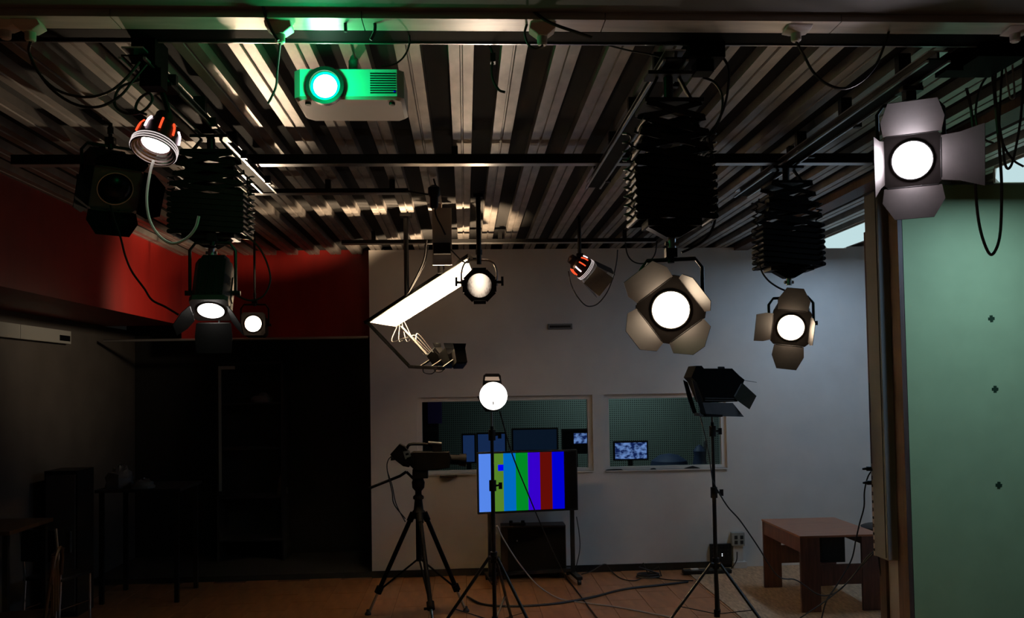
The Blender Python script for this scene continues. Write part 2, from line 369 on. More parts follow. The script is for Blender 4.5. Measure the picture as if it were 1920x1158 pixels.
# fluorescent fittings
def fluorescent(label, y0, y1):
    x = 4.0; z = H - .12
    t = thing('fluorescent_light', label, 'ceiling light', (x, (y0 + y1) / 2, z))
    d = [(x - .11, y0, z + .1), (x - .12, y0, z + .03), (x - .09, y0, z), (x + .09, y0, z), (x + .12, y0, z + .03), (x + .11, y0, z + .1)]
    MB().prism(d, (0, y1 - y0, 0)).build('diffuser', 'tube_glow', t)
    MB().box(x - .12, x + .12, y0, y1, z + .1, H + .001).build('housing', 'plastic_white', t)
    for yy in (y0, y1): MB().box(x - .122, x + .122, yy - .012, yy + .012, z - .002, z + .1).build('end_cap', 'plastic_white', t)
    lamp('AREA', 'tube_lamp', (x, (y0 + y1) / 2, z - .01), 19 if y0 > 6.5 else 32, COOL, t, (0, 0, -1), .2, sizey=1.2)
fluorescent('long white fluorescent light on the ceiling beyond the partition', 7.55, 8.95)
fluorescent('long white fluorescent light on the ceiling in front of the green wall', 4.5, 5.98)

# ================================================================== RAILS, PANTOGRAPHS
ZR = 3.50
def track(label, x, y0, y1):
    t = thing('lighting_rail', label, 'rail', (x, (y0 + y1) / 2, ZR))
    MB().box(x - .045, x + .045, y0, y1, ZR + .035, ZR + .042).build('top_flange', 'steel', t)
    MB().box(x - .006, x + .006, y0, y1, ZR + .007, ZR + .035).build('web', 'black_metal', t)
    MB().box(x - .045, x + .045, y0, y1, ZR, ZR + .007).build('bottom_flange', 'matt_black', t)
    for s in (-1, 1): MB().box(x + s * .05 - .006, x + s * .05 + .006, y0, y1, ZR - .012, ZR - .002).build('cable_runner', 'steel', t)
    k = 0
    yy = y0 + .3
    while yy < y1:
        MB().box(x - .03, x + .03, yy - .02, yy + .02, ZR + .042, H + .001).build('hanger', 'black_metal', t)
        c = MB().box(x + .05, x + .085, yy - .015, yy + .015, ZR - .02, ZR + .03); c.build('cable_trolley', 'black_metal', t); yy += .62
XT = (-1.37, .93, 2.10)
track('ceiling lighting rail carrying the lamp with glowing red slots', XT[0], 3.6, 6.1)
track('ceiling lighting rail carrying the large lamp with rotated barn doors', XT[1], 3.6, 6.0)
track('ceiling lighting rail ending beside the green wall', XT[2], 3.6, 6.3)

def pantograph(label, x, y, ztop, zbot, W=.36, D=.17, seed=0):
    t = thing('pantograph_hanger', label, 'pantograph', (x, y, zbot - .12), 0, 'pantograph lamp hangers')
    h = ztop - zbot
    MB().box(x - .10, x + .10, y - .05, y + .05, ZR - .03, ZR - .0135).build('carriage', 'black_metal', t)
    MB().box(x - .13, x + .13, y - D / 2 - .01, y + D / 2 + .01, ztop, ztop + .018).build('top_plate', 'black_paint', t)
    MB().cyl((x, y, ztop + .018), (x, y, ZR - .03), .022).build('swivel', 'black_metal', t)
    for s in (-1, 1): MB().bar((x + s * .12, y, ztop + .012), (x + s * .05, y, ZR - .03), .02, .012).build('hanger_strap', 'black_paint', t)
    # open upper levels, compressed lower levels
    lv = [h * .13] * 4 + [h * .068] * 7; z = ztop; cache = {}
    rod = None
    for i, dz in enumerate(lv):
        ww = W * (.62 + .38 * min(1, (i + 1) / 4)) / 2
        for yy in (y - D / 2, y + D / 2):
            for s in (-1, 1):
                key = (round(dz, 4), round(ww, 3), s)
                Mx = Matrix.Translation((x, yy, z - dz / 2))
                if key not in cache:
                    o = MB().bar((-ww, s * .004, -s * dz / 2), (ww, s * .004, s * dz / 2), .005, .026).build('scissor_arm', 'black_paint', t, world=False); cache[key] = o
                    o.matrix_local = WM[t.name].inverted() @ Mx
                else: share('scissor_arm', cache[key], t, WM[t.name].inverted() @ Mx)
        for s in (-1, 1):
            Mx = WM[t.name].inverted() @ Matrix.Translation((x + s * ww, y, z - dz))
            if rod is None:
                rod = MB().cyl((0, -D / 2 - .012, 0), (0, D / 2 + .012, 0), .0125, n=10).build('pivot_rod', 'black_paint', t, world=False); rod.matrix_local = Mx
            else: share('pivot_rod', rod, t, Mx)
        z -= dz
    # spring drums and bottom yoke
    MB().cyl((x - .13, y, ztop - h * .22), (x + .13, y, ztop - h * .22), .045, n=16).build('spring_drum', 'black_paint', t)
    MB().box(x - W / 2 + .05, x + W / 2 - .05, y - .07, y + .07, zbot - .03, zbot).build('bottom_plate', 'black_paint', t)
    MB().prism([(x - .11, y - .03, zbot - .03), (x + .11, y - .03, zbot - .03), (x + .03, y - .03, zbot - .075), (x - .03, y - .03, zbot - .075)], (0, .06, 0)).build('bottom_gusset', 'black_paint', t)
    MB().cyl((x, y, zbot - .075), (x, y, zbot - .12), .018).cyl((x - .03, y, zbot - .10), (x + .03, y, zbot - .10), .01).build('spigot', 'steel', t)
    pts = []
    for s, nm in ((-1, 1), (1, 1)):
        pts = [Vector((x + s * (W / 2 + .022 + .018 * math.sin(a * 2 * math.pi * 10)), y + .03 * math.cos(a * 2 * math.pi * 10), ztop - .1 - (h - .1) * a)) for a in [i / 90 for i in range(91)]]
        MB().tube(pts, .005, 5).build('coiled_cord', 'rubber', t)
    return t
YP = [1600 * .862, 0, 0]
def depth_on_track(px, py, x):
    lo, hi = 2.5, 9
    for _ in range(40):
        mid = (lo + hi) / 2
        if (A(px, py, mid).x - x) * (1 if x > 0 else -1) < 0: lo = mid
        else: hi = mid
    return lo
YL = depth_on_track(397, 560, XT[0]); YC = depth_on_track(1262, 560, XT[1]); YR = depth_on_track(1480, 560, XT[2])
YCAN = depth_on_track(290, 250, XT[0]); YBIG = depth_on_track(1712, 300, XT[2])
pl = pantograph('black scissor pantograph holding the lamp in front of the red wall', XT[0], YL, A(397, 295, YL).z, A(397, 440, YL).z, .38, .2)
pc = pantograph('black scissor pantograph holding the lamp with rotated barn doors', XT[1], YC, A(1262, 205, YC).z, A(1262, 415, YC).z, .34, .2)
pr = pantograph('black scissor pantograph holding the small lamp against the white wall', XT[2], YR, A(1478, 350, YR).z, A(1478, 500, YR).z, .38, .2)

# ================================================================== SPOTLIGHTS
def door(mb, side, hinge, w1, L, ang, w2=None, flare=1.08, th=.003):
    o = Vector({'r': (1, 0, 0), 'l': (-1, 0, 0), 't': (0, 0, 1), 'b': (0, 0, -1)}[side]); f = Vector((0, -1, 0))
    u = o.cross(f); v = o * math.cos(ang) + f * math.sin(ang); nrm = u.cross(v).normalized()
    w2 = w1 * .7 if w2 is None else w2; base = o * hinge + f * .03
    out = [(-w1, 0), (w1, 0), (w1 * flare, L * .45), (w2, L), (-w2, L), (-w1 * flare, L * .45)]
    poly = [base + u * a + v * b for a, b in out]
    mb.prism(poly, nrm * th)
    return base, u
def fresnel(name, label, loc, target, R=.08, doors=(), roll=0, lens='lens_warm', watts=60, spot=70, yoke_h=.2, body_l=.24, col=WARM, group='studio spotlights', lit=True, top_plate=True, yz=None, dm_='door_paint'):
    loc = Vector(loc); d = (Vector(target) - loc).normalized()
    yaw = math.atan2(d.x, -d.y); pit = math.asin(max(-1, min(1, d.z)))
    t = thing(name, label, 'spotlight', loc, yaw, group); W = WM[t.name]
    Hd = W @ Matrix.Rotation(-pit, 4, 'X')           # head frame, beam along -Y
    Bd = Hd @ Matrix.Rotation(roll, 4, 'Y')
    q = R * 1.45
    oc = [(-q, -q * .75), (-q * .75, -q), (q * .75, -q), (q, -q * .75), (q, q * .55), (q * .72, q), (-q * .72, q), (-q, q * .55)]
    b = MB(Hd).prism([(x, .02, z) for x, z in oc], (0, body_l, 0)); b.prism([(x * .8, .02 + body_l, z * .8) for x, z in oc], (0, .04, 0))
    hs = b.build('housing', 'black_paint', t)
    for k in range(4):
        fx = -q * .55 + k * q * .367
        MB(Hd).box(fx - .004, fx + .004, .03, body_l, q, q + .008).build('cooling_fin', 'black_paint', hs)
    for s in (-1, 1): MB(Hd).box(s * (q + .003) - .003, s * (q + .003) + .003, .05, body_l * .8, -q * .3, q * .2).build('vent_plate', 'black_metal', hs)
    MB(Bd).ring_plate(R * 1.06, q * 1.02, -.012, .018).build('front_plate', 'door_paint', t)
    MB(Hd).lathe([(R * 1.02, -.012), (R * 1.08, -.012), (R * 1.08, .02), (R * 1.02, .02), (R * 1.02, -.012)], (0, -.004, 0), (0, 1, 0), 32, cap=False).build('lens_ring', 'steel', t)
    MB(Hd).lathe([(.001, -.046), (R * .35, -.042), (R * .65, -.031), (R * .9, -.014), (R * 1.01, .0)], (0, 0, 0), (0, 1, 0), 40, cap=False).build('lens', lens, t)
    for dd in doors:
        side, L, ang = dd[0], dd[1], dd[2]; w1 = dd[3] if len(dd) > 3 else q * .98; w2 = dd[4] if len(dd) > 4 else None
        mb = MB(Bd); base, u = door(mb, side, q * 1.0, w1, L, math.radians(ang), w2); dr = mb.build('barn_door', dm_, t)
        MB(Bd).cyl(base - u * w1 * .9, base + u * w1 * .9, .0045, n=8).cyl(base - u * w1 * .3, base - u * w1 * .3 + Vector((0, .03, 0)), .006, n=6).build('hinge', 'black_metal', dr)
    yw = q + .022; zt_ = yz if yz is not None else q + yoke_h
    P = [(-yw, .10, 0), (-yw, .10, zt_ - .04), (-yw + .03, .10, zt_), (yw - .03, .10, zt_), (yw, .10, zt_ - .04), (yw, .10, 0)]
    cx = Matrix.Translation(Vector((0, 0, 0)))
    pv = (Hd @ Vector((0, .10, 0)) - loc); sh = Matrix.Translation(pv - (W.to_3x3() @ Vector((0, .10, 0))))
    mb = MB(sh @ W); mb.tube(P, .009, 8); mb.build('yoke', 'black_metal', t)
    for s in (-1, 1): MB(sh @ W).cyl((s * (q - .005), .10, 0), (s * (yw + .025), .10, 0), .014, n=10).build('tilt_knob', 'black_metal', t)
    top = (sh @ W) @ Vector((0, .10, zt_))
    MB().cyl(top - Vector((0, 0, .015)), top + Vector((0, 0, .05)), .016, n=10).box(top.x - .025, top.x + .025, top.y - .02, top.y + .02, top.z + .01, top.z + .05).build('clamp', 'black_metal', t)
    if lit: lamp('SPOT', 'bulb', loc + d * (.035), watts, col, t, d, R * .7, spot, .6)
    return t, top
def pole(label, x, y, z0, z1, r=.016, mt='black_metal', name='drop_pole', group=None):
    t = thing(name, label, 'pole', (x, y, z0), 0, group)
    MB().cyl((x, y, z0), (x, y, z1), r).build('tube', mt, t)
    MB().box(x - .04, x + .04, y - .025, y + .025, z1 - .05, z1).build('clamp', 'black_metal', t)
    MB().cyl((x, y, z0 + .02), (x, y, z0 + .06), r * 1.4).build('collar', 'black_metal', t)
    return t
TC = Vector((0, 0, 2.1))
# large lamp, right
P = A(1710, 300, YBIG)
t, top = fresnel('fresnel_spotlight', 'large glowing lamp with four open barn doors beside the green wall', P, P + Vector((-.50, -1, -.34)), .084, (('b', .17, 38, .122, .082), ('r', .2, 35, .10, .135), ('l', .2, 78, .10, .135), ('t', .2, 42, .122, .1)), 0, 'lens_big', 60, 60, col=(1, .86, .9), yz=.27)
tag(MB().cyl(top + Vector((0, 0, .05)), (top.x, top.y, ZR - .013), .014).box(top.x - .05, top.x + .05, top.y - .04, top.y + .04, ZR - .035, ZR - .013).build('hanging_spigot', 'black_metal'), 'short black spigot above the large lamp by the green wall', 'pole')
# centre lamp with rotated doors
P = A(1258, 580, YC - .1)
t, top = fresnel('fresnel_spotlight', 'glowing lamp with barn doors rotated diagonally under the tall pantograph', P, P + Vector((-.30, -1, -.22)), .078, (('t', .135, 38, .095, .075), ('r', .115, 62, .09, .06), ('l', .125, 50, .095, .05), ('b', .12, 42, .09, .03)), math.radians(-35), 'lens_warm', 50, 60, yz=.21)
# right small lamp
P = A(1483, 613, YR - .1)
t, top = fresnel('fresnel_spotlight', 'glowing lamp with narrow barn doors against the bluish white wall', P, P + Vector((-.42, -1, -.30)), .079, (('t', .17, 25, .09, .05), ('l', .13, 40, .085, .085), ('b', .16, 35, .09, .06), ('r', .12, 78, .08, .07)), math.radians(8), 'lens_warm', 40, 60, yz=.17)
# left lamp tilted down, in front of the red wall
P = A(396, 578, YL - .12)
t, top = fresnel('fresnel_spotlight', 'lamp tilted steeply down in front of the red wall', P, P + Vector((.10, -1, -1.75)), .066, (('b', .16, 60, .09, .09), ('l', .13, 55, .07, .05), ('r', .13, 55, .07, .05)), 0, 'lens_cold', 50, 75, yz=.27, col=(1, .9, .8), dm_='matt_black')
# bare glowing lamp close to the red back wall
P = A(475, 607, 8.3)
t, top = fresnel('fresnel_spotlight', 'small glowing lamp hanging close to the red back wall', P, P + Vector((.10, -1, .04)), .075, (), 0, 'lens_warm', 700, 45, yz=.2)
pole('thin black pole above the small lamp at the red back wall', top.x, top.y, top.z + .05, H + .0705, .012)
lamp('SPOT', 'spill', P + Vector((-.12, .12, .22)), 40, WARM, t, (-1, .30, .0), .05, 105, .8)
# unlit lamp in the shadow, upper left
P = A(215, 352, 4.9)
t, top = fresnel('fresnel_spotlight', 'unlit black lamp hanging in shadow above the red left wall', P, P + Vector((.45, -.6, -.5)), .09, (('b', .14, 35), ('t', .14, 35), ('l', .14, 45), ('r', .14, 45)), 0, 'screen_off', dm_='matt_black', lit=False, yz=.2)
pole('short black pole above the unlit lamp over the red wall', top.x, top.y, top.z + .05, H + .0705, .012)

# PAR can
def par_can():
    P = A(899, 535, 7.0); t = thing('par_lamp', 'round par lamp with patterned glass on a hanging yoke', 'spotlight', P, 0, 'studio spotlights'); W = WM[t.name] @ Matrix.Rotation(math.radians(12), 4, 'X')
    R = .108
    MB(W).lathe([(R * .93, -.012), (R * 1.12, -.02), (R * 1.14, .05), (R * .9, .16), (R * .55, .25), (R * .5, .3), (.001, .305)], (0, 0, 0), (0, 1, 0), 28, cap=False).build('can', 'black_paint', t)
    MB(W).lathe([(.001, .0), (R * .5, -.006), (R * .93, .008)], (0, 0, 0), (0, 1, 0), 40, cap=False).build('lens', 'lens_par', t)
    # octagonal gel frame holder
    fr = MB(W)
    for k in range(8):
        a0, a1 = math.pi / 8 + k * math.pi / 4, math.pi / 8 + (k + 1) * math.pi / 4; r0 = R * 1.24
        fr.bar((math.cos(a0) * r0, -.02, math.sin(a0) * r0), (math.cos(a1) * r0, -.02, math.sin(a1) * r0), .03, .012, (0, 1, 0))
    fr.build('gel_frame', 'black_metal', t)
    MB(W).box(-.055, .055, -.03, 0, R * 1.05, R * 1.36).build('top_clip', 'black_paint', t)
    MB(W).box(-.05, .05, -.06, 0, -R * 1.36, -R * 1.1).build('bottom_clip', 'black_paint', t)
    yw = R * 1.34
    MB(WM[t.name]).tube(smooth([(-yw, .03, 0), (-yw, .03, .12), (-yw + .04, .03, .2), (0, .03, .215), (yw - .04, .03, .2), (yw, .03, .12), (yw, .03, 0)], 5), .008, 8).build('yoke', 'steel', t)
    for s in (-1, 1): MB(WM[t.name]).cyl((s * R * 1.1, .03, .03), (s * (yw + .05), .03, .03), .012).box(s * (yw + .045) - .01, s * (yw + .045) + .01, .02, .04, 0, .075).build('tilt_knob', 'black_metal', t)
    MB(WM[t.name]).cyl((0, .03, .18), (0, .03, .24), .02).build('hook', 'black_metal', t)
    lamp('SPOT', 'bulb', P + Vector((0, -.06, 0)), 10, WARM, t, (0, -1, -.25), .07, 90, .5)
    pole('black pole holding the round par lamp', P.x, P.y + .03, P.z + .24, H + .0705, .02)
par_can()

# cans with glowing red slots
def slotted_can(label, P, axis, R, L, snoot=False, lens_at=None):
    t = thing('slotted_spotlight', label, 'spotlight', P, 0, 'lamps with glowing red slots'); ax = Vector(axis).normalized(); P = Vector(P)
    back = P - ax * L
    MB().lathe([(R * .94, 0), (R, 0), (R, L * .22), (R * .93, L * .3), (R * .86, L * .62), (R * .62, L * .9), (R * .45, L * .95), (R * .42, L * 1.2), (R * .2, L * 1.28), (.001, L * 1.28)], P, -ax, 30, cap=False).build('can', 'can_red', t)
    x, y, z = frame(-ax)
    for k in range(9):            # slots let the red-hot inside show
        a = 2 * math.pi * k / 9 + .25; dr = x * math.cos(a) + y * math.sin(a); tg = z.cross(dr)
        pts = [P + z * L * h + dr * (r * R + .0035) for h, r in ((.40, .90), (.55, .876), (.66, .835), (.80, .72))]
        MB().tube(pts, R * .055, 6).build('slot', 'slot_red' if k % 3 else 'slot_hot', t)
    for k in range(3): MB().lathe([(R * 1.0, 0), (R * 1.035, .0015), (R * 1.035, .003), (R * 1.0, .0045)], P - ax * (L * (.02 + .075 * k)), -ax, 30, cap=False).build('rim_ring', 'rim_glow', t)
    for k in range(3): MB().lathe([(R * (.93 - .1 * k), 0), (R * (.85 - .1 * k), .004)], P - ax * (.004 + .012 * k), -ax, 30, cap=False).build('baffle_ring', 'chrome', t)
    MB().lathe([(.001, 0), (R * .62, .003)], P - ax * .04, -ax, 30, cap=False).build('lens', 'lens_cold', t)
    return t
P = A(287, 284, YCAN - .05)
t = slotted_can('slotted black lamp glowing red pointing down from the left rail', P, (-.12, -.42, -.9), .098, .17)
tp = P + Vector((.03, .12, .2)); e = (XT[0], tp.y, ZR - .012)
MB().tube(smooth([tp + Vector((0, -.02, -.06)), tp, e], 4), .013).build('stem', 'black_metal', t)
MB().box(XT[0] - .07, XT[0] + .07, tp.y - .06, tp.y + .06, ZR - .03, ZR - .0125).build('carriage', 'black_metal', t)
lamp('SPOT', 'bulb', P + Vector((-.01, -.05, -.07)), 25, (1, .85, .7), t, (-.12, -.42, -.9), .05, 80, .5)
P = A(1101, 507, 8.0)
t = slotted_can('small slotted lamp with square black snoot before the white wall', P, (.82, .25, -.55), .105, .17)
ax = Vector((.82, .25, -.55)).normalized(); x, y, z = frame(ax)
for s, n_ in ((x, 1), (-x, 1), (y, 1), (-y, 1)):
    u = s.cross(ax); q = .1; b0 = P + ax * .02 + s * q
    MB().prism([b0 - u * q, b0 + u * q, b0 + u * q * 1.08 + ax * .19 + s * .035, b0 - u * q * 1.08 + ax * .19 + s * .035], s * .003).build('snoot_flap', 'door_paint', t)
lamp('SPOT', 'bulb', P + ax * .03, 12, WARM, t, ax, .05, 70, .5)
c0 = P - ax * .09 + Vector((0, 0, .09)); MB().cyl(c0, (c0.x, c0.y, H + .0705), .018).box(c0.x - .03, c0.x + .03, c0.y - .03, c0.y + .03, c0.z - .02, c0.z + .02).build('stem', 'black_metal', t)

# ================================================================== INDIRECT SOFT LIGHT
def soft_light():
    a, b = A(688, 603, 7.7), A(874, 482, 7.4)                      # upper long edge
    c, d = A(742, 612, 8.08), A(890, 520, 7.78)                    # lower long edge
    t = thing('indirect_softlight', 'hanging soft light with long white reflector lit by three black lamps', 'studio light', A(768, 690, 7.9))
    nrm = (b - a).cross(c - a).normalized()
    if nrm.z < 0: nrm = -nrm
    MB().prism([a, b, d, c], nrm * .012).build('reflector_panel', 'reflector', t)
    MB().bar(a + (a - b) * .02, b + (b - a) * .03, .03, .03).build('frame_bar', 'black_metal', t)
    b2 = b + (b - a) * .03; e2 = A(890, 486, 7.2)
    MB().bar(b2, e2, .03, .03).build('frame_end_bar', 'black_metal', t)
    k1 = A(768, 687, 7.75); k2 = A(832, 690, 7.35)
    MB().bar(a, k1, .03, .03).build('lower_arm', 'black_metal', t); MB().bar(k1, k2, .03, .03).build('lamp_bar', 'black_metal', t)
    k0 = A(752, 612, 7.7); MB().bar(k0, A(800, 665, 7.5), .03, .012).build('cable_arm', 'plastic_grey', t)
    pc_ = (a + b + c + d) / 4
    for i in range(3):
        q = A(817 + i * 21, 664, 7.62 - .1 * i); dr = (pc_ + (i - 1) * (b - a) * .22 - q).normalized()
        M_ = Matrix.Translation(q) @ dr.to_track_quat('-Y', 'Z').to_matrix().to_4x4()
        lm = MB(M_).box(-.05, .05, -.03, .10, -.06, .06).prism([(-.05, -.03, -.06), (.05, -.03, -.06), (.06, -.07, -.075), (-.06, -.07, -.075)], (0, 0, .004)).prism([(-.05, -.03, .06), (.05, -.03, .06), (.06, -.07, .075), (-.06, -.07, .075)], (0, 0, -.004)).build('lamp_head', 'matt_black', t)
        for k in range(5): MB(M_).box(-.045, .045, .10, .115, -.05 + k * .022, -.044 + k * .022).build('heat_fin', 'black_metal', lm)
        MB(M_).box(-.042, .042, -.034, -.03, -.052, .052).build('lamp_glass', 'lens_warm', lm)
        MB().cyl(q - dr * .02, k1.lerp(k2, .3 + .33 * i), .01).build('lamp_bracket', 'black_metal', t)
        lamp('SPOT', 'bulb', q + dr * .10, 560, (1, .70, .43), t, dr, .03, 75, .5)
    for x_, y0, lab in ((764, 549, 1), (828, 509, 2)):
        p = a.lerp(b, (x_ - 688) / (874 - 688)); MB().cyl(p, (p.x, p.y, H + .071), .022 if lab == 1 else .03).build('drop_tube', 'black_metal', t)
        MB().box(p.x - .05, p.x + .05, p.y - .05, p.y + .05, H - .03, H + .0005).build('ceiling_clamp', 'black_metal', t)
    for k in range(4):
        p = c.lerp(d, .02 + .03 * k); MB().tube(smooth([p, A(735 + 14 * k, 640, 7.7), A(765 + 6 * k, 634 - 3 * k, 7.65), A(800 + 4 * k, 660, 7.55)]), .004).build('lead', 'cable_grey', t)
    MB().tube(smooth([k1.lerp(k2, .4), A(795, 698, 7.6), A(810, 700, 7.5), A(820, 690, 7.4)]), .005).tube(smooth([k1.lerp(k2, .7), A(818, 697, 7.5), A(830, 695, 7.4), A(834, 682, 7.4)]), .005).build('loop_lead', 'rubber', t)
soft_light()
# white bracket with a black box fixed under the ceiling
q0, q1_ = A(812, 453, 7.2), A(845, 492, 7.2)
t = thing('junction_box', 'black junction box in a white bracket under the ceiling', 'box', ((q0.x + q1_.x) / 2, 7.2, q1_.z))
MB().box(q0.x, q1_.x, 7.25, 7.33, A(828, 473, 7.2).z, q0.z).build('box_body', 'black_metal', t)
MB().box(q0.x - .01, q1_.x + .01, 7.335, 7.36, q1_.z, H + .0005).build('bracket_plate', 'plastic_white', t)

# ================================================================== PROJECTOR
def projector():
    Yp = 3.84; a = A(550, 185, Yp); b = A(757, 185, Yp); x0, x1 = a.x, b.x; z0 = a.z; z1 = z0 + .135; cx = (x0 + x1) / 2
    t = thing('projector', 'ceiling projector shining green light from its lens', 'projector', (cx, Yp, z0))
    out = [(x0, Yp + .03, 0), (x0 + .03, Yp, 0), (x1 - .03, Yp, 0), (x1, Yp + .03, 0), (x1, Yp + .30, 0), (x1 - .03, Yp + .33, 0), (x0 + .03, Yp + .33, 0), (x0, Yp + .30, 0)]
    b_ = MB().prism([(x, y, z0 + .012) for x, y, _ in out], (0, 0, .123)); sx = lambda x: cx + (x - cx) * .94
    b_.add([(sx(x), y + (.01 if y < Yp + .1 else -.01), z0) for x, y, _ in out] + [(x, y, z0 + .012) for x, y, _ in out], [list(range(8))] + [(i, (i + 1) % 8, 8 + (i + 1) % 8, 8 + i) for i in range(8)])
    b_.build('case', 'proj_white', t)
    L = A(610, 162, Yp - .01)
    MB().lathe([(.085, 0), (.085, -.03), (.068, -.03), (.066, .0)], (L.x, Yp, L.z), (0, 1, 0), 32, cap=False).build('lens_barrel', 'plastic_dark', t)
    MB().lathe([(.001, -.012), (.052, -.008)], (L.x, Yp - .006, L.z), (0, 1, 0), 32, cap=False).build('lens', 'proj_lens', t)
    MB().lathe([(.053, -.008), (.067, -.004)], (L.x, Yp - .006, L.z), (0, 1, 0), 32, cap=False).build('lens_glare', 'proj_glare', t)  # emissive green ring, paints the glare around the lens
    for k in range(9):
        zz = z0 + .025 + k * .011; MB().box(x1 - .15, x1 - .035, Yp - .004, Yp, zz, zz + .005).build('vent_slat', 'plastic_dark', t)
    MB().box(x1 - .045, x1 - .038, Yp - .003, Yp, z0 + .028, z0 + .04).build('indicator', 'bar6', t)
    MB().cyl((cx, Yp + .17, z1), (cx, Yp + .17, H + .0705), .022).box(cx - .1, cx + .1, Yp + .1, Yp + .24, z1, z1 + .012).build('ceiling_mount', 'plastic_grey', t)
    for s in (-1, 1):
        MB().cyl((cx + s * .19, Yp + .05, z0 - .012), (cx + s * .19, Yp + .05, z0 + .004), .014).build('foot', 'plastic_dark', t)
    lamp('POINT', 'beam', (L.x, Yp - .17, L.z - .02), 4.5, (.0, 1, .28), t, size=.03)  # omni light added before the lens to imitate a green flare halo
projector()

# ================================================================== CAMERA ON TRIPOD
def tripod():
    Yt = 7.95; hub = A(785, 965, Yt); hub.y = Yt
    t = thing('camera_tripod', 'black camera tripod with spreader standing by the white wall edge', 'tripod', (hub.x, Yt, 0))
    feet = [G(690, 1152), G(874, 1146), Vector((hub.x + .16, Yt - .72, 0))]
    MB().cyl(hub + Vector((0, 0, -.42)), hub + Vector((0, 0, .08)), .028).build('centre_column', 'matt_black', t)
    MB().lathe([(.05, -.03), (.062, -.01), (.062, .03), (.045, .05), (.035, .14), (.05, .15), (.05, .17), (.03, .19), (.03, .22), (.055, .25), (.06, .30), (.045, .34)], hub, (0, 0, 1), 18).build('bowl_head', 'matt_black', t)
    MB().box(hub.x - .05, hub.x + .09, Yt - .06, Yt + .06, hub.z + .34, hub.z + .40).build('tilt_head', 'matt_black', t)
    for ft in feet:
        d = (ft - hub); o = Vector((d.x, d.y, 0)).normalized(); a = hub + o * .06; up = a.lerp(ft, .78)
        lg = MB().cyl(a, up, .021).cyl(a - (ft - a) * .02, a + (ft - a) * .06, .03).cyl(a.lerp(ft, .72), up, .034).build('leg', 'matt_black', t)
        MB().cyl(up, a.lerp(ft, .96), .013).build('leg_tube', 'steel', lg)
        MB().lathe([(.03, 0), (.03, .015), (.016, .03), (.014, .05)], (ft.x, ft.y, 0), (0, 0, 1), 12).build('foot', 'rubber', lg)
        sd = o.cross(Vector((0, 0, 1))); kp = a.lerp(ft, .77); MB().cyl(kp - sd * .03, kp + sd * .06, .012).build('lock_knob', 'matt_black', lg)
        MB().cyl(hub + Vector((0, 0, -.41)) + o * .02, a.lerp(ft, .76), .009).build('spreader_arm', 'matt_black', t)
    h0 = hub + Vector((-.04, 0, .33))
    MB().cyl(h0, A(762, 884, Yt), .012).tube([A(762, 884, Yt), A(750, 892, Yt), A(692, 915, Yt - .1)], .013, 8).build('pan_handle', 'matt_black', t)
    return hub
hub = tripod()
def camcorder():
    Yt = 7.95; b = A(785, 880, Yt); z = hub.z + .40; x = hub.x
    t = thing('video_camera', 'black shoulder video camera on the tripod pointing right', 'video camera', (x, Yt, z))
    def L(px, py): 
        p = A(px, py, Yt); return (p.x, p.z)
    def slab(pp, y0, y1): return MB().prism([(L(*q)[0], Yt + y0, L(*q)[1]) for q in pp], (0, y1 - y0, 0))
    bd = slab([(768, 870), (764, 852), (775, 846), (842, 846), (846, 856), (843, 876), (800, 881), (778, 880)], -.06, .06).build('body', 'matt_black', t, bevel=.006)
    vf = slab([(733, 850), (750, 831), (760, 836), (768, 846), (775, 862), (768, 874), (757, 872), (744, 862)], -.09, .01).build('viewfinder', 'matt_black', t)
    MB().cyl(A(742, 858, Yt - .04), A(733, 858, Yt - .04), .02, .026).build('eyecup', 'rubber', vf)
    # pale square emblem on the viewfinder side
    e = MB()
    for pp in ([(757, 845), (766, 843), (767, 847), (758, 849)], [(757, 845), (760, 844), (764, 858), (761, 859)], [(766, 843), (769, 842), (772, 853), (769, 854)], [(760, 853), (770, 850), (771, 854), (761, 857)]):
        e.prism([(L(*q)[0], Yt - .0925, L(*q)[1]) for q in pp], (0, .002, 0))
    e.build('emblem', 'plastic_grey', vf)
    MB().tube(smooth([A(762, 842, Yt), A(768, 833, Yt), A(785, 832, Yt), A(803, 833, Yt), A(812, 838, Yt), A(816, 847, Yt)], 5), .014, 8).build('carry_handle', 'matt_black', t)
    MB().box(A(800, 0, Yt).x, A(817, 0, Yt).x, Yt - .03, Yt + .03, A(0 + 808, 846, Yt).z, A(808, 830, Yt).z).build('microphone_mount', 'matt_black', t)
    MB().cyl(A(803, 829, Yt - .02), A(828, 831, Yt - .02), .012).build('microphone', 'plastic_grey', t)
    l0, l1 = A(842, 861, Yt), A(874, 862, Yt)
    ln = MB().cyl(l0, l0.lerp(l1, .6), .045).cyl(l0.lerp(l1, .6), l1, .055, .06).build('lens_barrel', 'matt_black', t)
    MB().cyl(l1, l1 + Vector((.004, 0, 0)), .048).build('lens_glass', 'screen_off', ln)
    MB().box(x - .05, x + .09, Yt - .045, Yt + .045, z, L(790, 880)[1] + .004).build('mounting_plate', 'matt_black', t)
    for s in (-1, 1): MB().tube(smooth([A(738, 852, Yt - .05), A(728, 862, Yt - .05 + .02 * s), A(726, 880, Yt - .04), A(735, 915 + 6 * s, Yt - .05), A(741 - 2 * s, 945, Yt - .06), A(760, 975 - 3 * s, Yt - .06)]), .005).build('lead', 'rubber', t)
camcorder()

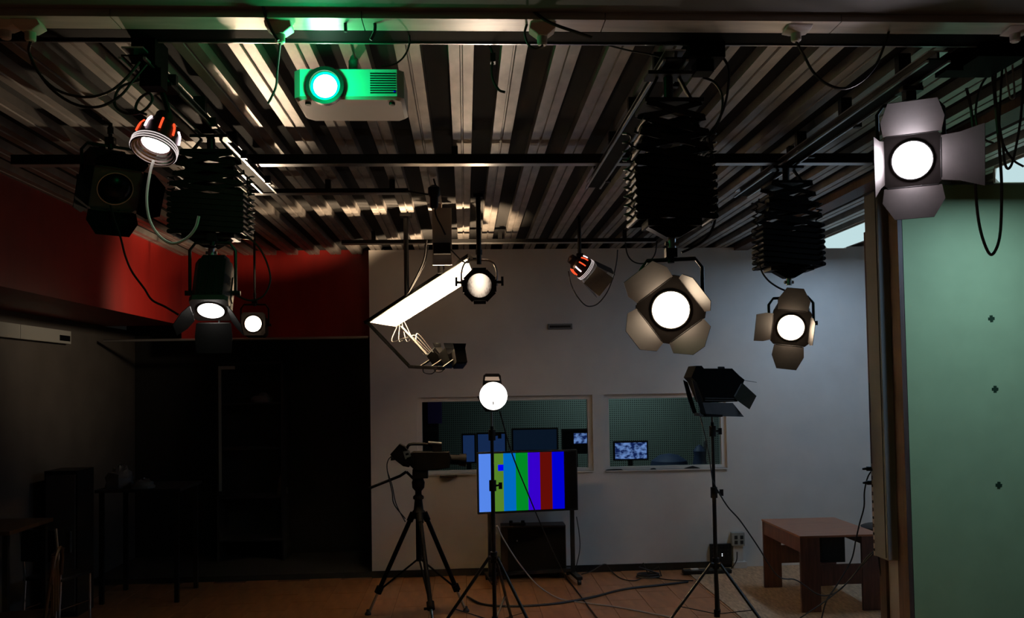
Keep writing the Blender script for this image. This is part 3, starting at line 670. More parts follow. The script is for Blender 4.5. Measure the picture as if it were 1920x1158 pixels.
# ================================================================== LIGHT STANDS
def stand(label, px, Y, hub_py, top_py, lean=0):
    base = A(px, hub_py, Y); x = base.x; zt_ = A(px, top_py, Y).z
    t = thing('light_stand', label, 'light stand', (x, Y, 0), 0, 'black tripod light stands'); hz = base.z
    MB().cyl((x, Y, .10), (x, Y, hz + .62), .0175).build('lower_tube', 'black_metal', t)
    MB().cyl((x, Y, hz + .6), (x, Y, zt_ - .12), .0145).build('middle_tube', 'black_metal', t)
    MB().cyl((x, Y, zt_ - .14), (x, Y, zt_), .009).build('spigot', 'steel', t)
    for zz in (hz, hz + .6, zt_ - .2):
        c = MB().cyl((x, Y, zz - .04), (x, Y, zz + .05), .03).build('collar', 'black_paint', t)
        if zz > hz: MB().cyl((x, Y, zz), (x + .07, Y, zz + .01), .008).box(x + .05, x + .08, Y - .008, Y + .008, zz - .025, zz + .03).build('lock_knob', 'black_metal', c)
    MB().cyl((x, Y, .10), (x, Y, .16), .026).build('brace_collar', 'black_paint', t)
    for az in (192, 312, 72):
        a = math.radians(az); o = Vector((math.cos(a), math.sin(a), 0)); top = Vector((x, Y, hz)) + o * .045; ft = Vector((x, Y, .012)) + o * .53
        lg = MB().cyl(top, ft, .0135).cyl(top - o * .04, top + o * .005, .018).build('leg', 'black_metal', t)
        MB().cyl(ft - o * .02 + Vector((0, 0, .02)), ft + Vector((0, 0, -.012)), .018).build('foot', 'rubber', lg)
        MB().bar(Vector((x, Y, .13)) + o * .025, top.lerp(ft, .62), .018, .006).build('leg_brace', 'black_metal', t)
    return Vector((x, Y, zt_))
S1 = stand('light stand under the glowing round lamp in front of the television', 926, 7.25, 1045, 772)
S2 = stand('light stand under the unlit lamp with barn doors', 1342, 7.25, 1056, 765)
def redhead():
    P = A(925, 742, 7.18); t = thing('open_face_lamp', 'round glowing lamp on a stand in front of the window', 'spotlight', S1, 0, 'studio spotlights')
    R = .112
    MB().lathe([(R, -.01), (R * 1.06, -.01), (R * 1.06, .07), (R * .9, .12), (R * .75, .2), (.001, .2)], P, (0, 1, 0), 30, cap=False).build('housing', 'black_paint', t)
    MB().lathe([(.001, -.02), (R * .6, -.014), (R * 1.0, .0)], P, (0, 1, 0), 40, cap=False).build('lens', 'lens_cold', t)
    MB().lathe([(R * 1.0, 0), (R * 1.04, -.008), (R * 1.07, 0)], P + Vector((0, -.008, 0)), (0, 1, 0), 40, cap=False).build('rim', 'steel', t)
    a = [A(x, y, 7.25) for x, y in ((905, 722), (907, 703), (911, 700), (935, 700), (939, 704), (941, 722))]
    MB().prism(a, (0, .14, 0)).build('top_box', 'door_paint', t)
    q = [A(x, y, 7.245) for x, y in ((909, 713), (910, 706), (935, 706), (937, 713))]; MB().prism(q, (0, .006, 0)).build('top_window', 'top_glow', t)
    for s in (-1, 1): MB().bar(P + Vector((s * .125, .08, 0)), S1 + Vector((s * .05, .02, .02)), .022, .005, (0, 1, 0)).build('yoke_arm', 'black_metal', t)
    MB().box(S1.x - .055, S1.x + .055, S1.y - .0, S1.y + .04, S1.z + .005, S1.z + .025).build('yoke_base', 'black_metal', t)
    MB().cyl(P + Vector((-.002, -.024, -.045)), P + Vector((-.002, -.024, -.075)), .006).build('lens_clip', 'black_metal', t)
    lamp('SPOT', 'bulb', P + Vector((0, -.05, 0)), 60, (1, .80, .62), t, (-.05, -1, -.15), .08, 80, .6)
redhead()
def side_lamp():
    Y = 7.25; t = thing('barn_door_lamp', 'unlit black lamp with open barn doors on a stand', 'spotlight', S2, 0, 'studio spotlights')
    def sl(pp, y0, y1): return MB().prism([A(x, y, Y) + Vector((0, y0, 0)) for x, y in pp], (0, y1 - y0, 0))
    b = sl([(1289, 707), (1298, 686), (1308, 686), (1312, 691), (1364, 691), (1377, 704), (1387, 712), (1375, 742), (1374, 752), (1313, 754), (1305, 735), (1297, 716)], -.13, .13).build('housing', 'matt_black', t)
    for k in range(2): sl([(1314, 745 + k * 4), (1368, 746 + k * 4), (1368, 747 + k * 4), (1314, 746 + k * 4)], -.134, -.13).build('vent_slit', 'steel', b)
    sl([(1347, 692), (1347, 687), (1357, 687), (1358, 692)], -.02, .02).build('handle_knob', 'black_metal', b)
    sl([(1289, 712), (1297, 716), (1316, 779), (1307, 775), (1297, 745)], -.15, -.135).build('yoke_arm', 'black_metal', t)
    sl([(1289, 712), (1297, 716), (1316, 779), (1307, 775), (1297, 745)], .135, .15).build('yoke_arm', 'black_metal', t)
    sl([(1310, 774), (1345, 776), (1345, 780), (1310, 780)], -.15, .15).build('yoke_base', 'black_metal', t)
    # barn doors: top, side facing us, bottom
    MB().prism([A(1386, 711, Y - .12), A(1386, 711, Y + .12), A(1419, 716, Y + .10), A(1419, 716, Y - .10)], (0, 0, -.004)).build('barn_door', 'door_paint', t)
    MB().prism([A(1391, 717, Y - .13), A(1418, 742, Y - .22), A(1405, 767, Y - .22), A(1376, 746, Y - .13)], (.001, -.004, 0)).build('barn_door', 'door_paint', t)
    MB().prism([A(1389, 719, Y - .132), A(1391, 720, Y - .132), A(1378, 744, Y - .132), A(1376, 742, Y - .132)], (0, -.003, 0)).build('door_edge', 'steel', t)
    MB().prism([A(1313, 754, Y - .13), A(1374, 755, Y - .13), A(1395, 781, Y - .15), A(1311, 779, Y - .15)], (0, .004, 0)).build('barn_door', 'door_paint', t)
    MB().prism([A(1391, 717, Y + .13), A(1412, 738, Y + .22), A(1402, 760, Y + .22), A(1376, 746, Y + .13)], (.001, .004, 0)).build('barn_door', 'door_paint', t)
    MB().cyl(S2 + Vector((0, 0, -.02)), A(1342, 776, Y), .016).build('socket', 'black_metal', t)
    MB().tube(smooth([A(1312, 775, Y + .02), A(1318, 800, Y), A(1327, 840, Y - .02), A(1336, 900, Y - .03)]), .005).build('lead', 'rubber', t)
side_lamp()

# ================================================================== TELEVISION, CABINET
def television():
    Pl, Pr = A(895, 905, 9.02), A(1083, 898, 9.16); u = Vector((Pr.x - Pl.x, Pr.y - Pl.y, 0)); W_ = u.length; ang = math.atan2(u.y, u.x)
    zt_ = A(989, 845, 9.09).z; zb_ = A(989, 960, 9.09).z
    t = thing('television', 'flat television showing colour bars on a wheeled stand', 'television', (Pl.x, Pl.y, 0), ang)
    B = lambda *a: MB(WM[t.name]).box(*a)
    sc = B(0, W_, 0, .05, zb_, zt_).build('case', 'plastic_dark', t, bevel=.004)
    bz = .017; x0, x1 = bz, W_ - bz; n_ = 8; bw = (x1 - x0) / n_
    B(x0, x1, -.002, 0, zb_ + .022, zt_ - bz).build('screen', 'screen_off', t)
    for i in range(7): B(x0 + i * bw, x0 + (i + 1) * bw, -.004, -.002, zb_ + .024, zt_ - bz).build('colour_bar', 'bar%d' % i, t)
    B(x0 + bw * 1.55, x0 + bw * 2.0, -.006, -.004, zt_ - .20, zt_ - .135).build('blue_marker', 'bar_sq', t)
    for xx in (.135, W_ - .05):
        B(xx - .02, xx + .02, .055, .095, .07, zt_ - .1).build('post', 'black_metal', t)
        ft = B(xx - .03, xx + .03, -.2, .32, .055, .085).build('foot_bar', 'black_metal', t)
        for yy in (-.18, .3): MB(WM[t.name]).cyl((xx - .015, yy, .028), (xx + .015, yy, .028), .028).box(xx - .02, xx + .02, yy - .012, yy + .012, .03, .056).build('caster', 'rubber', ft)
    B(.13, W_ - .04, .06, .09, zb_ + .25, zb_ + .31).build('mount_rail', 'black_metal', t)
    B(.135, W_ - .05, .055, .095, .09, .12).build('cross_bar', 'black_metal', t)
television()
def cabinet():
    # small loudspeaker cabinet behind the television posts
    Yc = 9.30; a, b = A(953, 1060, Yc), A(1062, 1060, Yc); zt_ = A(1010, 985, Yc).z
    t = thing('speaker_cabinet', 'low black wooden cabinet behind the television stand', 'cabinet', ((a.x + b.x) / 2, Yc, 0))
    x0, x1 = a.x - .07, b.x
    MB().box(x0, x1, Yc, Yc + .24, .06, zt_).build('carcass', 'dark_wood', t, bevel=.004)
    MB().box(a.x, x1 - .01, Yc - .012, Yc, .08, zt_ - .02).build('front_panel', 'matt_black', t)
    MB().cyl((a.x + .1, Yc - .012, .42), (a.x + .1, Yc - .025, .42), .008).build('knob', 'steel', t)
    for xx in (x0 + .05, x1 - .05): MB().box(xx - .03, xx + .03, Yc + .02, Yc + .22, 0, .06).build('foot', 'black_matt', t)
    d = thing('control_pad', 'small black control box lying on the dark cabinet', 'box', (a.x + .12, Yc + .08, zt_))
    MB().box(a.x + .02, a.x + .20, Yc + .03, Yc + .12, zt_, zt_ + .025).build('case', 'plastic_dark', d, bevel=.006)
    for s in (.04, .17): MB().cyl((a.x + s, Yc + .07, zt_ + .02), (a.x + s, Yc + .07, zt_ + .05), .02).build('grip', 'plastic_dark', d)
cabinet()

# ================================================================== TABLE, STOOL, PARTITION SOCKETS
def table():
    x0, x1 = 3.0, 3.76; y0, y1 = 7.62, 8.62; zt_ = A(1492, 1005, y0).z; zb_ = .008
    t = thing('wooden_table', 'reddish wooden table with slab legs on the carpet', 'table', ((x0 + x1) / 2, (y0 + y1) / 2, zb_))
    MB().box(x0, x1, y0, y1, zt_ - .018, zt_).build('table_top', 'table_top', t, bevel=.002)
    for x in (x0 + .005, x1 - .185):
        for y in (y0 + .005, y1 - .035): MB().box(x, x + .18, y, y + .03, zb_, zt_ - .018).build('leg', 'table_wood', t)
    for y in (y0 + .01, y1 - .03): MB().box(x0 + .185, x1 - .185, y, y + .02, .25, .43).build('stretcher', 'table_wood', t)
    MB().box(x0 + .01, x0 + .03, y0 + .035, y1 - .035, zt_ - .15, zt_ - .018).build('apron', 'table_wood', t)
    MB().box(x1 - .03, x1 - .01, y0 + .035, y1 - .035, zt_ - .15, zt_ - .018).build('apron', 'table_wood', t)
    MB().box(x0 + .24, x0 + .46, y0 + .10, y1 - .2, .43, zt_ - .03).build('drawer_box', 'black_matt', t)
    return zt_
zt_table = table()
def stool():
    zs = A(1640, 985, 8.6).z; c = Vector((A(1662, 985, 8.6).x, 8.6, .009)); t = thing('stool', 'black stool with a round seat behind the wooden table', 'stool', c)
    MB().lathe([(.001, -.06), (.17, -.06), (.24, -.035), (.25, -.012), (.22, 0), (.001, -.006)], (c.x, c.y, zs), (0, 0, 1), 28, cap=False).build('seat', 'plastic_dark', t)
    for k in range(4):
        a = math.radians(45 + 90 * k); MB().cyl((c.x + math.cos(a) * .14, c.y + math.sin(a) * .14, zs - .06), (c.x + math.cos(a) * .24, c.y + math.sin(a) * .24, .009), .016).build('leg', 'black_metal', t)
    for k in range(4):
        a, b = math.radians(45 + 90 * k), math.radians(135 + 90 * k); MB().cyl((c.x + math.cos(a) * .20, c.y + math.sin(a) * .20, .26), (c.x + math.cos(b) * .20, c.y + math.sin(b) * .20, .26), .009).build('stretcher', 'black_metal', t)
stool()
def wall_trunk():
    xs = XP; ztop = H - .02; zbot = A(1680, 1047, 6.7).z; y0, y1 = 6.62, 6.84
    t = thing('power_column', 'grey vertical power trunking with sockets on the partition end', 'trunking', (xs - .05, 6.72, zbot))
    MB().box(xs - .12, xs - .001, y0, y1, zbot, ztop).build('column_body', 'plastic_grey', t, bevel=.008)
    MB().box(xs - .124, xs - .12, y0 + .02, y0 + .028, zbot + .02, ztop).build('cover_joint', 'black_matt', t)
    for k in range(6):
        z = A(1655, 880 + k * 30, 6.84).z
        sk = MB().box(xs - .115, xs - .03, y1, y1 + .03, z - .05, z + .05).build('socket', 'plastic_white', t, bevel=.004)
        MB().cyl((xs - .115, y1 + .012, z), (xs - .117, y1 + .012, z), .012).build('socket_hole', 'black_matt', sk)
    zz = A(1652, 745, 6.84).z; MB().box(xs - .115, xs - .04, y1, y1 + .02, zz - .12, zz + .12).build('blank_plate', 'plastic_dark', t)
    MB().box(xs - .11, xs - .04, y1, y1 + .04, zbot + .02, ztop - .3).build('side_channel', 'brown_wood', t)
    return xs, y1
xs, ys = wall_trunk()
for px_, py_, lab in ((1650, 877, 'black plug in the upper socket of the power column'), (1649, 903, 'black plug in the lower socket of the power column')):
    p = A(px_, py_, 6.9); tag(MB().cyl((xs - .1165, 6.865, p.z), (xs - .15, 6.875, p.z), .019).cyl((xs - .15, 6.875, p.z), (xs - .18, 6.885, p.z - .003), .012, .008).build('power_plug', 'plastic_dark'), lab, 'plug')

# wall boxes near the floor
pa, pb = A(1371, 998, YB - .05), A(1396, 1022, YB - .05)
t = thing('wall_socket', 'grey wall socket box with four outlets above the floor', 'socket', ((pa.x + pb.x) / 2, YB, pb.z))
MB().box(pa.x, pb.x, YB - .07, YB - .0005, pb.z, pa.z).build('box_body', 'plastic_grey', t, bevel=.004)
for i in (0, 1):
    for j in (0, 1):
        x = pa.x + .03 + i * .065; z = pb.z + .02 + j * .055; MB().box(x, x + .035, YB - .073, YB - .07, z, z + .04).build('outlet', 'black_matt', t)
MB().box(pa.x + .02, pa.x + .13, YB - .05, YB - .0005, .03, pb.z - .0005).build('conduit', 'plastic_white', t)
MB().box(pa.x + .01, pa.x + .16, YB - .08, YB - .0005, .002, .075).build('conduit_foot', 'plastic_white', t)
pa, pb = A(1332, 1020, YB - .04), A(1372, 1049, YB - .04)
t = thing('patch_panel', 'black patch panel with connectors on the wall near the floor', 'panel', ((pa.x + pb.x) / 2, YB, pb.z))
MB().box(pa.x, pb.x, YB - .04, YB - .0005, pb.z - .05, pa.z).build('panel_body', 'plastic_dark', t, bevel=.003)
for i in range(5):
    for j in range(4):
        x = pa.x + .035 + i * .042; z = pa.z - .03 - j * .04; MB().cyl((x, YB - .04, z), (x, YB - .045, z), .012, n=10).build('connector', 'black_metal', t)
for j in (0, 1): MB().cyl((pa.x + .13, YB - .046, pa.z - .11 - j * .02), (pa.x + .13, YB - .049, pa.z - .11 - j * .02), .006, n=8).build('indicator', 'led', t)
g = G(1335, 1085); t = thing('power_strip', 'black power strip on the floor beside the wall', 'power strip', (g.x, 9.3, 0))
MB().box(g.x - .25, g.x + .28, 9.26, 9.36, .0085, .05).build('case', 'plastic_dark', t, bevel=.005)
MB().box(g.x - .16, g.x - .08, 9.28, 9.34, .05, .06).build('switch', 'plastic_white', t)
# vent on the white wall, small things on window sills
pa, pb = A(1027, 607, YB), A(1073, 617, YB)
t = thing('wall_vent', 'small grey slot vent high on the white wall', 'vent', ((pa.x + pb.x) / 2, YB, pb.z))
MB().box(pa.x, pb.x, YB - .015, YB - .0005, pb.z, pa.z).build('frame', 'vent_grey', t, bevel=.003)
MB().box(pa.x + .02, pb.x - .02, YB - .017, YB - .015, pb.z + .02, pa.z - .02).build('slot', 'plastic_dark', t)
pa, pb = A(825, 889, YB), A(857, 893, YB)
tag(MB().box(pa.x, pb.x, YB - .06, YB - .0005, pb.z - .0, pb.z + .022).build('wall_bar', 'black_metal', bevel=.004), 'short black bar fixed to the white wall under the window', 'bar')
for px, w_, lab in ((1152, .10, 'flat black remote on the right window sill by its corner'), (1225, .03, 'tiny dark clip on the right window sill'), (1298, .09, 'crumpled dark object on the right window sill beside the lamp stand')):
    p = A(px, 884, YB)
    o = MB().prism([(p.x - w_, YB - .018, zb1 + .001), (p.x + w_, YB - .018, zb1 + .001), (p.x + w_ * .8, YB - .018, zb1 + .012), (p.x + w_ * .1, YB - .018, zb1 + (.03 if px > 1290 else .014)), (p.x - w_ * .8, YB - .018, zb1 + .010)], (0, .035, 0)).build('sill_object', 'black_matt'); tag(o, lab, 'object')

# ================================================================== CONTROL ROOM BEHIND THE WINDOWS
YC2 = 11.6
struct(MB().box(-1.0, 4.4, YC2, YC2 + .1, 0, 3.0).build('wall_control_room', 'perforated'))
struct(MB().box(-1.02, -.92, YB + TH, YC2, 0, 3.0).build('wall_control_left', 'wall_dark'))
struct(MB().box(3.9, 4.0, YB + TH, YC2, 0, 3.0).build('wall_control_right', 'wall_dark'))
struct(MB().box(-1.02, 4.4, YB + TH, YC2, 2.7, 2.8).build('ceiling_control_room', 'wall_dark'))
lamp('AREA', 'control_room_lamp', (2.0, 10.6, 2.68), 11, (.85, .95, 1), None, (0, .25, -1), 1.2, sizey=.3)
desk = thing('control_desk', 'dark desk seen through the control room windows', 'desk', (1.4, 10.7, 0))
MB().box(-.85, 3.85, 10.35, 11.1, .98, 1.02).build('desk_top', 'plastic_dark', desk)
for x in (-.8, 1.4, 3.8): MB().box(x - .02, x + .02, 10.4, 11.05, 0, .98).build('leg', 'black_metal', desk)
def monitor(label, px0, px1, py0, py1, Y, mt):
    a, b = A(px0, py0, Y), A(px1, py1, Y); zb_ = max(b.z, 1.06)
    t = thing('monitor', label, 'monitor', ((a.x + b.x) / 2, Y, 1.02), 0, 'control room monitors')
    MB().box(a.x, b.x, Y, Y + .04, zb_, a.z).build('case', 'plastic_dark', t)
    MB().box(a.x + .02, b.x - .02, Y - .003, Y, zb_ + .02, a.z - .02).build('screen', mt, t)
    cx = (a.x + b.x) / 2; MB().box(cx - .03, cx + .03, Y + .04, Y + .06, 1.03, zb_ + .1).build('neck', 'black_metal', t)
    MB().box(cx - .1, cx + .1, Y - .04, Y + .1, 1.02, 1.03).build('foot', 'black_metal', t)
monitor('tall dim blue monitor behind the camera in the left window', 865, 893, 813, 868, 10.75, 'mon_blue')
monitor('dim blue monitor behind the lamp stand in the left window', 893, 950, 811, 850, 10.8, 'mon_blue')
monitor('wide dark blue monitor above the television in the left window', 959, 1047, 803, 845, 10.75, 'mon_dim')
monitor('dark monitor with a small bright picture at the left window edge', 1053, 1106, 804, 850, 10.7, 'screen_off')
a, b = A(1076, 812, 10.68), A(1103, 831, 10.68)
o = [x for x in bpy.data.objects if x.name.startswith('monitor') and x.get('label', '').startswith('dark monitor')][0]
MB().box(a.x, b.x, 10.693, 10.697, b.z, a.z).build('picture', 'cctv', o)
monitor('small bright monitor with a bluish picture in the right window', 1150, 1216, 827, 862, 10.5, 'cctv')
o = MB().box(-.91, A(822, 800, 11.3).x, 11.2, 11.5, 0, 2.3).build('equipment_rack', 'black_matt'); tag(o, 'tall black rack at the left end of the control room', 'rack')
o = MB().box(A(792, 0, 11.19).x, A(818, 0, 11.19).x, 11.185, 11.2, 1.62, 2.1).build('violet_panel', 'violet'); tag(o, 'dark violet panel on the black control room rack', 'panel')
p = A(1312, 860, 10.6); q = thing('cable_bundle', 'dark blue bundle hanging at the right end of the control desk', 'bundle', (p.x, 10.6, 1.02))
MB().lathe([(.05, 0), (.09, .06), (.07, .16), (.08, .22), (.04, .28), (.001, .30)], (p.x, 10.6, 1.02), (0, 0, 1), 14).build('wrap', 'jeans', q); MB().cyl((p.x + .05, 10.6, 1.02), (p.x + .08, 10.6, 1.36), .02).build('rod', 'black_metal', q)
o = MB().lathe([(.2, 0), (.24, .03), (.22, .1), (.12, .17), (.001, .19)], Vector((A(1262, 880, 10.5).x, 10.7, 1.02)), (0, 0, 1), 20).build('cushion', 'jeans'); tag(o, 'rounded dark chair back behind the small bright monitor', 'chair back')

# ================================================================== CEILING PLUGS AND CABLES
def plug(label, px, py, Y=3.5, s=1):
    p = A(px, py, Y); t = thing('ceiling_socket', label, 'socket', (p.x, Y, p.z), 0, 'pale plugs along the ceiling trunking')
    w_ = .055 * s; z1 = zb - .0005; z2 = p.z
    MB().prism([(p.x - w_, Y - .03, z1), (p.x + w_, Y - .03, z1), (p.x + w_ * 1.0, Y, z1 - .012), (p.x + .02, Y, z2 + .035), (p.x - .02, Y, z2 + .035), (p.x - w_ * 1.0, Y, z1 - .012)], (0, .06, 0)).build('socket_base', 'plastic_white', t, bevel=.004)
    MB().lathe([(.015, 0), (.021, .006), (.022, .04), (.018, .045)], (p.x, Y + .03, z2), (0, 0, 1), 14).build('plug_body', 'plastic_white', t)
    return Vector((p.x, Y + .03, z2))
g1 = plug('pale ceiling socket above the far left deck with plug and black lead', 50, 72)
g0 = plug('pale ceiling socket at the outer end of the trunking beside another', 3, 68)
g2 = plug('pale ceiling socket left of the projector', 522, 76)
g3 = plug('pale ceiling socket near the middle of the trunking', 1018, 80)
g4 = plug('pale ceiling socket with a long hanging loop of lead', 1498, 73)
g5 = plug('pale ceiling socket above the green wall', 1912, 74)
cable('black lead hanging from the far left ceiling socket to the rail', [g1] + ap(3.6, (55, 100), (75, 140), (110, 170), (160, 182), (205, 172), (238, 145), (262, 115)))
cable('second black lead looping under the deck to the left rail', ap(3.65, (60, 118), (95, 165), (140, 195), (185, 200), (225, 180), (250, 150), (275, 120)))
cable('black loops of cable gathered beside the red slotted lamp', ap(3.7, (262, 150), (225, 165), (215, 195), (235, 212), (265, 210), (285, 190), (280, 175), (262, 185), (255, 205), (275, 215)))
cable('pale lead looping under the red slotted lamp', ap(YCAN, (288, 300), (281, 325), (275, 370), (280, 410), (297, 440), (322, 456), (348, 448), (366, 428), (373, 405)), .0065, 'cable_pale')
cable('thin black lead hanging in front of the red left wall', ap(4.9, (207, 385), (214, 410), (226, 445), (235, 480), (248, 510), (270, 540), (285, 562), (310, 575), (335, 590)), .006)
cable('black lead curving beside the small lamp at the red wall', ap(YL, (445, 430), (478, 455), (495, 480), (506, 512), (505, 535), (492, 556), (470, 563), (448, 556), (430, 545)), .005)
cable('black lead crossing in front of the trunking left of the projector', [A(490, 0, 3.4), A(498, 30, 3.45), A(510, 58, 3.5), g2 + Vector((0, -.03, 0))], .006)
cable('black lead hanging left of the projector', [g2] + ap(3.7, (520, 130), (518, 160), (510, 180), (502, 195)), .005)
cable('black lead from the ceiling soffit to the projector', ap(3.5, (648, 60), (648, 30), (655, 14), (665, 22), (690, 30), (702, 42), (702, 60), (695, 75)), .007)
cable('thin black lead from the trunking to the projector top', ap(3.62, (765, 50), (768, 80), (758, 105), (740, 120), (715, 125)), .004)
cable('black lead entering from above to the middle of the trunking', ap(3.45, (985, 0), (998, 18), (1020, 36), (1045, 48), (1080, 60), (1110, 70)), .007)
cable('thin black lead under the deck towards the tall pantograph', ap(3.75, (1140, 85), (1180, 95), (1215, 101), (1250, 110), (1285, 118)), .004)
cable('black lead looping under the middle ceiling socket', [A(988, 45, 3.5), A(984, 62, 3.5), A(990, 82, 3.5), A(1003, 91, 3.5), A(1016, 87, 3.5), g3], .005)
cable('black lead hanging in a wide loop below the trunking', [g4] + ap(3.55, (1508, 105), (1525, 135), (1550, 157), (1582, 166), (1615, 152), (1642, 122), (1658, 85), (1668, 55), (1680, 22), (1690, 0)), .006)
cable('black connector lead hanging behind the beam near the middle', ap(3.9, (917, 82), (925, 105), (922, 130), (925, 150), (935, 168), (947, 173)), .006)
p = A(924, 110, 3.9); tag(MB().box(p.x - .012, p.x + .012, 3.88, 3.92, p.z - .02, p.z + .02).build('cable_connector', 'black_metal'), 'black square connector on the lead hanging behind the beam', 'connector')
p = A(814, 370, 6.25); t = thing('hanging_plug', 'black plug coupling hanging from the thin ceiling bar', 'plug', (p.x, 6.25, p.z - .08))
MB().lathe([(.02, -.085), (.03, -.07), (.032, .0), (.045, .02), (.045, .07), (.02, .09)], p, (0, 0, 1), 14).build('coupling', 'black_metal', t)
MB().tube(smooth(ap(6.25, (760, 357), (785, 362), (812, 364), (817, 352), (813, 335))), .007).build('upper_lead', 'rubber', t); MB().tube(smooth(ap(6.25, (814, 385), (818, 405), (828, 425), (835, 440))), .006).build('lower_lead', 'rubber', t)
cable('pair of black leads descending to the soft light frame', ap(7.45, (800, 450), (795, 485), (785, 510), (772, 535), (764, 550)), .008)
cable('black lead beside the pair above the soft light frame', ap(7.5, (803, 460), (797, 492), (789, 508), (778, 528), (766, 548)), .006)
cable('thin black lead from the junction box to the par lamp yoke', ap(7.05, (845, 467), (855, 478), (868, 490), (878, 492), (880, 484)), .006)
cable('black lead hanging in a loop under the small slotted lamp', ap(7.9, (1066, 508), (1070, 530), (1080, 552), (1095, 570), (1107, 574), (1122, 568), (1138, 548), (1150, 518), (1156, 490), (1158, 468)), .006)
cable('black lead loop hanging from the pipe near the white wall', ap(8.43, (1172, 450), (1176, 475), (1186, 489), (1202, 494), (1218, 489), (1228, 476), (1232, 452)), .007)
cable('black lead hanging beside the tall pantograph', ap(YC, (1335, 100), (1355, 108), (1366, 130), (1365, 165), (1358, 200), (1345, 230), (1330, 255), (1338, 300), (1340, 360), (1342, 400), (1335, 430), (1318, 452), (1292, 467), (1278, 473)), .006)
cable('second black lead bowed around the tall pantograph', ap(YC + .05, (1318, 145), (1340, 155), (1354, 180), (1352, 215), (1335, 250), (1318, 262)), .006)
cable('black lead swinging down to the small lamp on the white wall', ap(YR - .05, (1424, 490), (1428, 508), (1440, 525), (1458, 538), (1476, 546)), .006)
for k, (lab, pp, mt_, r_) in enumerate((
    ('grey lead hanging in a long loop in front of the green wall', [(1812, 165), (1820, 200), (1826, 260), (1828, 330), (1833, 400), (1842, 445), (1856, 476), (1868, 466), (1876, 430), (1878, 350), (1874, 280), (1868, 215), (1862, 150), (1858, 120)], 'cable_grey', .0075),
    ('pale lead hanging in a short loop above the green wall', [(1868, 120), (1866, 170), (1872, 225), (1880, 270), (1884, 305), (1890, 316), (1898, 305), (1906, 270), (1914, 220), (1918, 160), (1919, 110)], 'cable_grey', .0065),
    ('black lead curving beside the large lamp', [(1858, 135), (1840, 160), (1830, 200), (1832, 235), (1845, 260), (1862, 268)], 'cable_grey', .006),
    ('thin black lead dropping beside the long loop', [(1880, 115), (1876, 180), (1874, 240), (1883, 275), (1900, 300), (1919, 312)], 'rubber', .006),
    ('small pale loop of lead under the trunking end', [(1884, 120), (1890, 160), (1894, 182), (1900, 184), (1902, 170), (1898, 120)], 'cable_pale', .005))):
    cable(lab, ap(3.95 + .02 * k, *pp), r_, mt_)
p = A(1865, 100, 3.75); tag(MB().box(p.x - .12, p.x + .10, 3.68, 3.95, p.z - .04, p.z + .06).box(p.x - .2, p.x - .12, 3.8, 3.9, p.z - .06, p.z + .02).build('cable_bracket', 'matt_black'), 'black bracket gathering leads at the end of the right rail', 'bracket')
p = A(275, 105, 3.7); tag(MB().box(p.x - .05, p.x + .05, 3.66, 3.82, p.z - .05, ZR + .12).box(p.x - .03, p.x + .06, 3.7, 3.78, p.z - .13, p.z - .05).build('cable_bracket', 'matt_black'), 'black bracket gathering leads at the start of the left rail', 'bracket')
p = A(1330, 100, 3.7); tag(MB().box(p.x - .10, p.x + .06, 3.66, 3.82, p.z - .03, p.z + .06).box(p.x - .06, p.x + .02, 3.7, 3.78, p.z - .08, p.z - .03).build('cable_bracket', 'matt_black'), 'black bracket gathering leads at the start of the middle rail', 'bracket')
# leads around the stands and on the floor
cable('taut black lead slanting down from the round lamp across the television', [A(937, 770, 7.3), A(960, 850, 7.5), A(990, 925, 8.0), A(1012, 978, 8.6), A(1040, 1040, 8.9), G(1062, 1082, .01)], .006)
cable('black lead running along the floor out of the cabinet', [G(1062, 1083, .008), G(1080, 1105, .008), G(1100, 1132, .008), G(1120, 1158, .008)], .006)
cable('pale lead falling from the lamp stand and curving along the floor', [A(932, 985, 7.3), A(945, 1012, 7.35), A(975, 1058, 7.6), G(1010, 1098, .10), G(1050, 1122, .008), G(1100, 1130, .008), G(1160, 1138, .008), G(1260, 1157, .008)], .006, 'cable_pale')
cable('thick black lead snaking along the floor to the power strip', [G(876, 1118, .02), G(905, 1132, .011), G(960, 1136, .011), G(1040, 1131, .011), G(1110, 1119, .011), G(1170, 1104, .011), G(1240, 1096, .011), G(1290, 1090, .011)], .011)
cable('thin black lead bending along the floor by the baseboard', [G(1090, 1076, .006), A(1110, 1070, 9.45), A(1134, 1057, 9.5), A(1146, 1070, 9.5), G(1165, 1084, .006), G(1190, 1088, .006), G(1215, 1080, .006), G(1250, 1086, .006), G(1300, 1088, .006)], .006)
cp = G(1215, 1083); pts = []
for i in range(60): a = i * .42; pts.append(Vector((cp.x + math.cos(a) * (.11 + .02 * math.sin(a * .3)), cp.y + math.sin(a) * .08, .012 + i * .0006)))
pts += [Vector((cp.x - .1, cp.y, .12)), Vector((cp.x - .05, cp.y, .16)), Vector((cp.x, cp.y, .05)), Vector((cp.x + .12, cp.y, .12)), Vector((cp.x + .14, cp.y - .03, .02))]
tag(MB().tube(pts, .008).build('cable_coil', 'rubber'), 'coil of black cable lying on the floor by the baseboard', 'cable coil')
cable('thin black lead hanging from the television post', [A(1081, 968, 9.1), A(1086, 1000, 9.1), A(1087, 1030, 9.1), A(1080, 1064, 9.1)], .005)
cable('dark lead swinging from the lamp stand across the table to a socket', ap(7.2, (1336, 900), (1346, 920), (1365, 950), (1385, 972), (1405, 1000), (1425, 1030), (1440, 1055)) + ap(7.3, (1462, 1082), (1490, 1086), (1510, 1098), (1530, 1112), (1550, 1116), (1575, 1105), (1600, 1078)) + ap(6.95, (1625, 1050), (1650, 1024)), .006)
